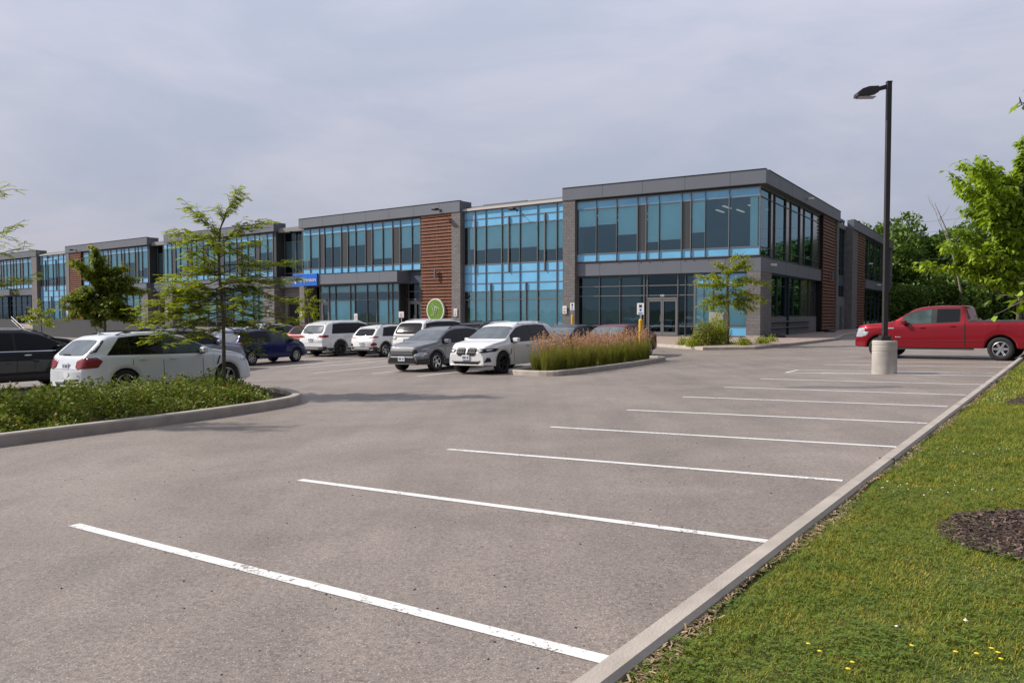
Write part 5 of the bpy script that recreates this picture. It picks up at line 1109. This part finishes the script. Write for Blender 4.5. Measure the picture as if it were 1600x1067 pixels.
# forest behind
def crown_pts(seed, n=2600, R0=3.6, H0=6.2, z0=5.2, s=.34):
    q = np.random.RandomState(seed); lobes = [(q.normal(0, .42, 3)*[R0, R0, H0*.75], q.uniform(.38, .62)) for _ in range(13)]
    C = []; 
    for c, r in lobes:
        k = n//13; d = q.normal(size=(k, 3)); d /= np.linalg.norm(d, axis=1)[:, None]; rr = q.uniform(.62, 1.04, (k, 1))**.7
        C.append(c + d*rr*[R0*r*1.25, R0*r*1.25, H0*r*.72])
    C = np.concatenate(C); C[:, 2] += z0 + H0*.5; C = C[C[:, 2] > 1.2]; m = len(C)
    a = q.normal(size=(m, 3)); a /= np.linalg.norm(a, axis=1)[:, None]; b = np.cross(a, q.normal(size=(m, 3))); b /= np.linalg.norm(b, axis=1)[:, None]
    S_ = q.uniform(.6, 1.3, (m, 1))*s; V = np.stack([C-a*S_, C+b*S_*.55, C+a*S_, C-b*S_*.55], 1).reshape(-1, 3); F = np.arange(m*4).reshape(-1, 4); return V, F
protos = []
flabs = ['tall dark woodland tree behind the office and pickup', 'tall mid green woodland tree behind the pickup', 'broad light green tree at the woodland edge']
for i, (lf, n_, R0, H0, z0) in enumerate([('leaf_forest', 7000, 3.4, 9.0, 3.6), ('leaf_forest2', 7000, 3.8, 8.0, 3.4), ('leaf_forest2', 5000, 3.6, 5.2, 1.0)]):
    r_ = tag(empty('woodland_tree', (0, 0, 0)), flabs[i], 'tree', ['dark woodland trees', 'mid green woodland trees', 'low woodland edge trees'][i]); V, F = crown_pts(40+i, n_, R0, H0, z0, .33 if i < 2 else .26); npmesh('crown', V, F, M[lf], r_)
    mb = MB(); hh = z0+H0*.8; mb.tube([(0, 0, -.5), (.1, 0, hh*.4), (-.1, .1, hh*.75), (0, 0, hh)], [.26, .2, .12, .03], 8)
    for k in range(7):
        a = rnd.uniform(0, 6.28); zz = rnd.uniform(z0*.7, hh*.8); mb.tube([(0, 0, zz), (math.cos(a)*1.2, math.sin(a)*1.2, zz+.9), (math.cos(a)*2.4, math.sin(a)*2.4, zz+1.6)], [.09, .05, .02], 5)
    mb.build('trunk', M['bark_pale' if i == 1 else 'bark'], r_); protos.append(r_)
q = random.Random(9); used = [False]*3
spots = []
for i in range(15): x = 46 + i*5.6 + q.uniform(-1.5, 1.5); spots.append((x, 108 + q.uniform(-3, 3) + i*.6, 0 if i % 3 else 1, q.uniform(.95, 1.14)))
for i in range(16): x = 38 + i*5.8 + q.uniform(-1.5, 1.5); spots.append((x, 122 + q.uniform(-4, 4), i % 2, q.uniform(1.0, 1.22)))
for i in range(15): x = 44 + i*4.6 + q.uniform(-1, 1); spots.append((x, 96 + q.uniform(-2, 2) + (i*.4), 2, q.uniform(.75, 1.1)))
spots += [(34, 124, 1, .86), (40, 120, 0, .92), (43, 104, 0, .92), (50, 102, 1, .98), (56, 103, 0, .98)]
for x, y, k, s_ in spots:
    o = protos[k] if not used[k] else copy_tree(protos[k]); used[k] = True
    o.location = (x, y, g(x, y)-.3); o.rotation_euler = (0, 0, q.uniform(0, 6.28)); o.scale = (s_, s_, s_*q.uniform(.92, 1.08))
# bare dead tree and utility wires before the wood
dt = tag(empty('dead_tree', (50.5, 92, 0)), 'thin bare dead tree before the woodland', 'tree'); mb = MB(); mb.tube([(3.0, 0, 0), (1.6, 0, 6.5), (.2, 0, 11.6), (-1.2, 0, 14.6)], [.16, .12, .08, .02], 6)
for k in range(9): zz = 9+k*.6; xx = .9 - (zz-9)*.42; a = q.uniform(0, 6.28); mb.tube([(xx, 0, zz), (xx+math.cos(a)*.9, math.sin(a)*.6, zz+.9), (xx+math.cos(a)*1.5, math.sin(a)*.9, zz+1.9)], [.04, .025, .012], 4)
mb.build('trunk', M['bark_pale'], dt)
for z0, lab in ((11.3, 'uppermost overhead wire before the woodland'), (10.2, 'second overhead wire from the top before the woodland'), (7.4, 'third overhead wire from the top before the woodland'), (5.6, 'lowest overhead wire before the woodland')):
    mb = MB(); mb.tube([(40+i*3, 90-i*7, z0 + .003*(i*8-35)**2/8 - .3) for i in range(10)], .013, 4); tag(mb.build('overhead_wire', M['joint']), lab, 'wire', 'overhead wires')
# ---------------------------------------------------------------- shrubs, reeds, small plants
def scatter_leaves(C, q, s, up=.5):
    m = len(C); a = q.normal(size=(m, 3)); a[:, 2] = np.abs(a[:, 2])*up; a /= np.linalg.norm(a, axis=1)[:, None]; b = np.cross(a, q.normal(size=(m, 3)) + [0, 0, .2]); b /= np.linalg.norm(b, axis=1)[:, None]
    S_ = q.uniform(.6, 1.3, (m, 1))*s; return np.stack([C, C+a*S_*.5+b*S_*.3, C+a*S_, C+a*S_*.5-b*S_*.3], 1).reshape(-1, 3), np.arange(m*4).reshape(-1, 4)
qn = np.random.RandomState(5)
Cs = []; IP = [Vector(p) for p in I1]
def in_poly(P, x, y):
    c = False
    for i in range(len(P)):
        x1, y1 = P[i][:2]; x2, y2 = P[(i+1) % len(P)][:2]
        if (y1 > y) != (y2 > y) and x < (x2-x1)*(y-y1)/(y2-y1)+x1: c = not c
    return c
def bd(x, y):
    p = Vector((x, y)); m = 9
    for i in range(len(IP)):
        a, b = IP[i].to_2d(), IP[(i+1) % len(IP)].to_2d(); t = max(0, min(1, (p-a).dot(b-a)/max(1e-9, (b-a).length_squared))); m = min(m, (p-(a+(b-a)*t)).length)
    return m
n_sh = 0
while n_sh < 560:
    x, y = qn.uniform(-15, -4.6), qn.uniform(6.5, 20.4)
    if not in_poly(IP, x, y): continue
    e = bd(x, y); tt = x*.519 + y*.855
    if e < .5 or x > -.335*y + .15*math.sin(y*5): continue
    n_sh += 1
    h = qn.uniform(.30, .76)*min(1, .45+(e-.5)*1.1); r = qn.uniform(.24, .40)
    if x > -.335*y - .7: h *= .6
    k = 110; d = qn.normal(size=(k, 3)); d /= np.linalg.norm(d, axis=1)[:, None]; d[:, 2] = np.abs(d[:, 2]); z = g(x, y) + .08
    Cs.append(np.array([x, y, z]) + d*qn.uniform(.6, 1.03, (k, 1))*[r, r, h])
V, F = scatter_leaves(np.concatenate(Cs), qn, .08); tag(npmesh('shrub_bed', V, F, M['leaf_shrub']), 'dense knee high green shrubs filling the left island', 'shrubs', kind='stuff')
lows = []
while len(lows) < 40:
    x, y = qn.uniform(-8.5, -4.6), qn.uniform(10, 19.5)
    if in_poly(IP, x, y) and (.36 < bd(x, y) < .62 and y < 16.5 or (bd(x, y) > .4 and y > 16.3 and qn.uniform() < .5)): lows.append(np.array([x, y]))
Cs = []
for p in lows:
    k = 60; d = qn.normal(size=(k, 3)); d /= np.linalg.norm(d, axis=1)[:, None]; d[:, 2] = np.abs(d[:, 2]); Cs.append(np.array([p[0], p[1], g(*p)+.07]) + d*qn.uniform(.4, 1, (k, 1))*[.17, .17, .15])
V, F = scatter_leaves(np.concatenate(Cs), qn, .06); tag(npmesh('ground_cover', V, F, M['leaf_low']), 'pale green low plants along the island kerb', 'ground cover', kind='stuff')
def blades(q, n, rad, h0, h1, wd, lean=.35):
    a = q.uniform(0, 6.283, n); r = rad*np.sqrt(q.uniform(0, 1, n)); bx = np.stack([np.cos(a)*r, np.sin(a)*r, np.zeros(n)], 1); h = q.uniform(h0, h1, n); la = a + q.normal(0, .6, n); ln = lean*q.uniform(.2, 1, n)*h
    tip = bx + np.stack([np.cos(la)*ln, np.sin(la)*ln, h*.97], 1); mid = bx + (tip-bx)*[.32, .32, .58]; wa = q.uniform(0, 6.283, n); w = np.stack([np.cos(wa), np.sin(wa), np.zeros(n)], 1)*wd
    V = np.stack([bx-w*.7, bx+w*.7, mid+w*.6, mid-w*.6, tip+w*.1, tip-w*.1], 1).reshape(-1, 3); i = np.arange(n)*6; F = np.concatenate([np.stack([i, i+1, i+2, i+3], 1), np.stack([i+3, i+2, i+4, i+5], 1)]); return V, F, tip
reeds = []
for v_ in range(4):
    qr = np.random.RandomState(60+v_); r_ = tag(empty('reed_grass', (0, 0, 0)), 'clump of tall reed grass with rust coloured plumes in the narrow island', 'grass clump', 'reed grass clumps')
    V, F, _t = blades(qr, 430, .19, .45, 1.05, .006, .34); npmesh('foliage', V, F, M['reed'], r_)
    V, F, tp = blades(qr, 32, .16, .85, 1.38, .003, .26); PV = [V]; PF = [F]; off = len(V)
    pl = []
    for t in tp:
        for k in range(13): pl.append(t + [qr.normal(0, .012), qr.normal(0, .012), -k*.016])
    V2, F2 = scatter_leaves(np.array(pl), qr, .05, 2.5); npmesh('plumes', np.concatenate([V, V2]), np.concatenate([F, F2+off]), M['plume'], r_); reeds.append(r_)
ru = [False]*4; qd = random.Random(2)
A_, B_ = Vector((.75, 25.0)), Vector((5.3, 31.45)); n_ = 12
for i in range(22):
    row = i % 2; t = (i//2 + (.5 if row else .1))/11; p = A_.lerp(B_, min(t, .985)) + Vector((-.83, .56))*(.18 if row else -.42 + .1*math.sin(i)) ; k = i % 4
    if i == 21: continue
    o = reeds[k] if not ru[k] else copy_tree(reeds[k]); ru[k] = True; o.location = (p.x, p.y, g(p.x, p.y)+.06); s_ = qd.uniform(.86, 1.02)*(.8 if t > .93 else 1); o.rotation_euler = (0, 0, qd.uniform(0, 6.28)); o.scale = (s_, s_, s_)
def bush(name, x, y, z, r, h, n, lab, cat, lf='leaf_locust', s=.09, grp=None, seed=1):
    q_ = np.random.RandomState(seed); d = q_.normal(size=(n, 3)); d /= np.linalg.norm(d, axis=1)[:, None]; d[:, 2] = np.abs(d[:, 2]); th = np.arctan2(d[:, 1], d[:, 0]); k = 1 + .16*np.sin(3*th+seed) + .1*np.sin(7*th)
    C = d*q_.uniform(.45, 1.02, (n, 1))*np.stack([r*k, r*k, h*(1+.1*np.sin(5*th))], 1); V, F = scatter_leaves(C, q_, s, 1.2); rt = tag(empty(name, (x, y, z)), lab, cat, grp); npmesh('foliage', V, F, M[lf], rt)
    mb = MB()
    for j in range(7): a = j*.9; mb.tube([(0, 0, -.05), (math.cos(a)*r*.3, math.sin(a)*r*.3, h*.45), (math.cos(a)*r*.5, math.sin(a)*r*.5, h*.8)], [.02, .012, .005], 4)
    mb.build('stems', M['bark'], rt); return rt
bush('shrub', 9.95, 40.6, .04, .80, 1.25, 2600, 'round yellow green shrub beside the utility cabinet, left half of the pair', 'shrub', 'reed', .11, seed=2); bush('shrub', 10.75, 40.9, .04, .72, 1.55, 2400, 'taller green shrub in front of the utility cabinet', 'shrub', 'leaf_locust', .10, seed=3)
for i, (x, y) in enumerate([(9.25, 40.2), (9.0, 41.3), (11.6, 39.6), (12.0, 40.2), (13.4, 41.6), (14.2, 42.8), (9.1, 39.6), (13.0, 41.0)]):
    bush('low_shrub', x, y, .03, .34, .42 + .05*(i % 3), 420, ['low green shrub just left of the round shrub, front row', 'low green shrub left of the round shrub, back row', 'low green shrub at the foot of the young tree, front left', 'low green shrub at the foot of the young tree, front right', 'low green shrub on dark mulch before the corner pier', 'rightmost low green shrub of the bed, next to the side pavement', 'leftmost low green shrub of the bed at its kerb', 'low green shrub between the young tree and the corner pier'][i], 'shrub', 'leaf_locust', .08, 'low shrubs in the planted bed', seed=10+i)
# ---------------------------------------------------------------- lawn
def lzv(X, Y):
    d = X - (.73*Y-2.25); t = np.clip(d/6, 0, 1); Xm = np.minimum(X, 22.); Yc = np.minimum(Y, 26.5); return 1.7-1.727+.0195*Xm-.0095*Yc + .065 + .16*t*t*(3-2*t) + .012*np.sin(X*2.1)*np.cos(Y*1.7)
BLB = [(blob(c, r*.93, s=i), c) for i, (c, r) in enumerate(MUL)]
def lawn_pts(q, n, y0, y1, w0, w1, keep=.0):
    Y = q.uniform(y0, y1, n); X = .73*Y - 2.25 + .13 + q.uniform(w0, w1, n)
    m = np.ones(n, bool)
    for (P, c), (cc, r) in zip(BLB, MUL):
        a = np.arctan2(Y-c[1], X-c[0]); pa = np.array([math.hypot(x-c[0], y-c[1]) for x, y in P]); rr = np.interp(a % 6.283185, np.linspace(0, 6.283185, len(P)+1), np.append(pa, pa[0])); m &= np.hypot(X-c[0], Y-c[1]) > rr*(1+q.normal(0, .03, n))
    m &= (np.abs(X)/np.maximum(Y, .5) < .95) 
    return X[m], Y[m]
qg = np.random.RandomState(77); VV = []; FF = []; off = 0
for n, y0, y1, w1, h, wd, ln in ((520000, 2.5, 7.5, 6.5, .030, .0019, 1.3), (330000, 7.5, 14, 9, .042, .0032, 1.), (190000, 14, 34, 14, .055, .007, .9)):
    X, Y = lawn_pts(qg, n, y0, y1, 0, w1); k = len(X); den = .5+.5*np.sin(X*3.1+1.3*np.sin(Y*2.3))*np.sin(Y*3.7+np.sin(X*1.9)); hh = h*qg.uniform(.35, 1.25, k)*(.7+.55*den)*np.clip((X-(.73*Y-2.25)-.1)/.25, .35, 1)
    a = qg.uniform(0, 6.283, k); L2 = ln*qg.uniform(.2, 1.2, k)*hh; wa = a+1.57+qg.normal(0, .3, k); b = np.stack([X, Y, lzv(X, Y)-.008], 1); t = b + np.stack([np.cos(a)*L2, np.sin(a)*L2, hh], 1); w = np.stack([np.cos(wa), np.sin(wa), 0*wa], 1)*wd*qg.uniform(.7, 1.6, (k, 1))
    m_ = b + (t-b)*[.4, .4, .65]; V = np.stack([b-w, b+w, m_+w*.8, m_-w*.8, t, t-w*.12], 1).reshape(-1, 3); i = np.arange(k)*6 + off; FF.append(np.concatenate([np.stack([i, i+1, i+2, i+3], 1), np.stack([i+3, i+2, i+4, i+5], 1)])); VV.append(V); off += len(V)
tag(npmesh('lawn_grass', np.concatenate(VV), np.concatenate(FF), M['grass']), 'short mown grass of the lawn beside the kerb', 'grass', kind='stuff')
# clover leaves
Cv = []
for i in range(700):
    X, Y = lawn_pts(qg, 1, 3.1, 12, .15, 4.6)
    if not len(X): continue
    k = qg.randint(12, 46); r = qg.uniform(.07, .28); x = X[0]+qg.normal(0, r, k); y = Y[0]+qg.normal(0, r, k); kk = x > .73*y-2.05; x = x[kk]; y = y[kk]; Cv.append(np.stack([x, y, lzv(x, y)+qg.uniform(.02, .045, len(x))], 1))
Cv = np.concatenate(Cv); n3 = len(Cv); ang = qg.uniform(0, 6.283, n3); V = []; 
for j in range(3):
    a = ang + j*2.094; d = np.stack([np.cos(a), np.sin(a), qg.uniform(-.1, .35, n3)], 1); s_ = np.stack([-np.sin(a), np.cos(a), 0*a], 1); sz = qg.uniform(.008, .018, (n3, 1)); V.append(np.stack([Cv, Cv+d*sz*.8+s_*sz*.6, Cv+d*sz*1.2, Cv+d*sz*.8-s_*sz*.6], 1))
V = np.concatenate(V).reshape(-1, 3); tag(npmesh('clover', V, np.arange(len(V)).reshape(-1, 4), M['clover']), 'low clover leaves spread through the lawn', 'clover', kind='stuff')
def flowers(name, n, y0, y1, w1, r, m, lab, clustered=True, h=.045, pts=None):
    if pts is None:
        X, Y = lawn_pts(qg, n, y0, y1, .3, w1); P = np.stack([X, Y], 1)
        if clustered:
            X, Y = lawn_pts(qg, n//12, y0, y1, .3, w1); P = np.concatenate([np.stack([X, Y], 1)[i] + qg.normal(0, .22, (12, 2)) for i in range(len(X))]); P = P[P[:, 0] > .73*P[:, 1]-1.95]
    else: P = np.array(pts)
    mb = MB()
    for x, y in P:
        z = float(lzv(np.array(x), np.array(y))) + h*qg.uniform(.6, 1.3); rr = r*qg.uniform(.7, 1.2); k = len(mb.v); tx, ty = qg.normal(0, .3, 2)*rr
        mb.v.append((x+tx, y+ty, z+rr*.9))
        for j in range(7): a = j*.8976; mb.v.append((x+math.cos(a)*rr, y+math.sin(a)*rr, z))
        for j in range(7): mb.f.append((k, k+1+j, k+1+(j+1) % 7))
        mb.v.append((x, y, z-rr*.5)); 
        for j in range(7): mb.f.append((k+8, k+1+(j+1) % 7, k+1+j))
    return tag(mb.build(name, m), lab, 'flowers', kind='stuff')
flowers('clover_flowers', 200, 3.4, 9, 3.6, .0075, M['flower_white'], 'tiny white clover flower heads scattered over the near lawn'); flowers('clover_flowers', 240, 8, 20, 5.5, .009, M['flower_white'], 'tiny white clover flower heads scattered over the far lawn')
def gpl(px, py):   # point on the lawn
    t = 3.0
    for _ in range(40): t = (1.7 - float(lzv(np.array((px-800)/1225*t), np.array(t))) ) * 1225/(py-490)
    return ((px-800)/1225*t, t)
DP = [(1.44, 3.77), (1.56, 3.55), (1.51, 3.48), (1.92, 3.72), (2.16, 3.60), (2.26, 3.65), (2.26, 3.60), (2.23, 3.53), (2.08, 3.63), (1.46, 3.68)]
ORD = ['first', 'second', 'third', 'fourth', 'fifth', 'sixth', 'seventh', 'eighth', 'ninth', 'tenth']
for i, (x, y) in enumerate(DP):
    z = float(lzv(np.array(x), np.array(y))); r_ = tag(empty('dandelion', (x, y, z)), 'yellow flower in the near lawn, %s from the left along the bottom edge' % ORD[sorted(range(10), key=lambda k: DP[k][0]/DP[k][1]).index(i)], 'flower', 'yellow flowers in the near lawn'); mb = MB(); mb.tube([(0, 0, 0), (.005, 0, .05)], .0015, 4); mb.build('stem', M['clover'], r_)
    mb = MB(); mb.v.append((.005, 0, .056))
    for j in range(14): a = j*.4488; rr = .012 if j % 2 else .009; mb.v.append((.005+math.cos(a)*rr, math.sin(a)*rr, .053))
    for j in range(14): mb.f.append((0, 1+j, 1+(j+1) % 14))
    mb.build('petals', M['flower_yellow'], r_)
flowers('daisy_flowers', 2, 3, 4, 3, .014, M['flower_white'], 'two larger white flower heads in the near lawn', False, .05, [(1.98, 3.98), (2.34, 3.99)])
# weedy rosettes, bark chips, dead grass at the kerb
Cp = []; Vp = []
for (c, r), cnt in zip(MUL, (9000, 2500)):
    a = qg.uniform(0, 6.283, cnt); rr = r*1.04*np.sqrt(qg.uniform(0, 1, cnt)); x = c[0]+np.cos(a)*rr; y = c[1]+np.sin(a)*rr; Cp.append(np.stack([x, y, lzv(x, y)+.022+qg.uniform(0, .02, cnt)], 1))
Cp = np.concatenate(Cp); k = len(Cp); a = qg.normal(size=(k, 3))*[1, 1, .28]; a /= np.linalg.norm(a, axis=1)[:, None]; b = np.cross(a, [0, 0, 1]+qg.normal(0, .25, (k, 3))); b /= np.linalg.norm(b, axis=1)[:, None]; s1 = qg.uniform(.004, .02, (k, 1)); s2 = s1*qg.uniform(.2, .5, (k, 1))
V = np.stack([Cp-a*s1-b*s2, Cp+a*s1-b*s2*.8, Cp+a*s1*.9+b*s2, Cp-a*s1+b*s2*.7], 1).reshape(-1, 3); tag(npmesh('bark_chips', V, np.arange(k*4).reshape(-1, 4), M['chip']), 'loose bark chips and debris on the mulch and along the kerb edge', 'bark chips', kind='stuff')
yy = qg.uniform(2.8, 22, 9000); xx = .73*yy-2.25+.185+np.abs(qg.normal(0, .055, 9000))*(1+.8*np.sin(yy*2.3)); Cp = np.stack([xx, yy, lzv(xx, yy)+.012+qg.uniform(0, .015, 9000)], 1)
k = len(Cp); a = qg.normal(size=(k, 3))*[1, 1, .3]; a /= np.linalg.norm(a, axis=1)[:, None]; b = np.cross(a, [0, 0, 1]+qg.normal(0, .25, (k, 3))); b /= np.linalg.norm(b, axis=1)[:, None]; s1 = qg.uniform(.006, .026, (k, 1)); s2 = s1*qg.uniform(.1, .3, (k, 1))
V = np.stack([Cp-a*s1-b*s2, Cp+a*s1-b*s2*.8, Cp+a*s1*.9+b*s2, Cp-a*s1+b*s2*.7], 1).reshape(-1, 3); tag(npmesh('dry_thatch', V, np.arange(k*4).reshape(-1, 4), M['thatch']), 'tan dry thatch between the kerb and the lawn', 'thatch', kind='stuff')
# pebbles and bits on the asphalt
mb = MB()
for i in range(170):
    y = 3.2 + 13*qg.uniform()**1.6; x = qg.uniform(-.6*y, .73*y-2.5); z = g(x, y); r = qg.uniform(.004, .012); k = len(mb.v)
    for dx, dy, dz in ((-r, 0, 0), (0, -r, 0), (r*1.2, 0, 0), (0, r*.8, 0), (0, 0, r*.8)): mb.v.append((x+dx, y+dy, z+dz))
    mb.f += [(k, k+1, k+4), (k+1, k+2, k+4), (k+2, k+3, k+4), (k+3, k, k+4)]
tag(mb.build('pebbles', M['joint']), 'small dark pebbles scattered on the asphalt', 'pebbles', kind='stuff')
bpy.context.view_layer.update()
S.render.engine = 'CYCLES'
S.cycles.max_bounces = 6; S.cycles.transparent_max_bounces = 12; S.cycles.diffuse_bounces = 2; S.cycles.glossy_bounces = 3
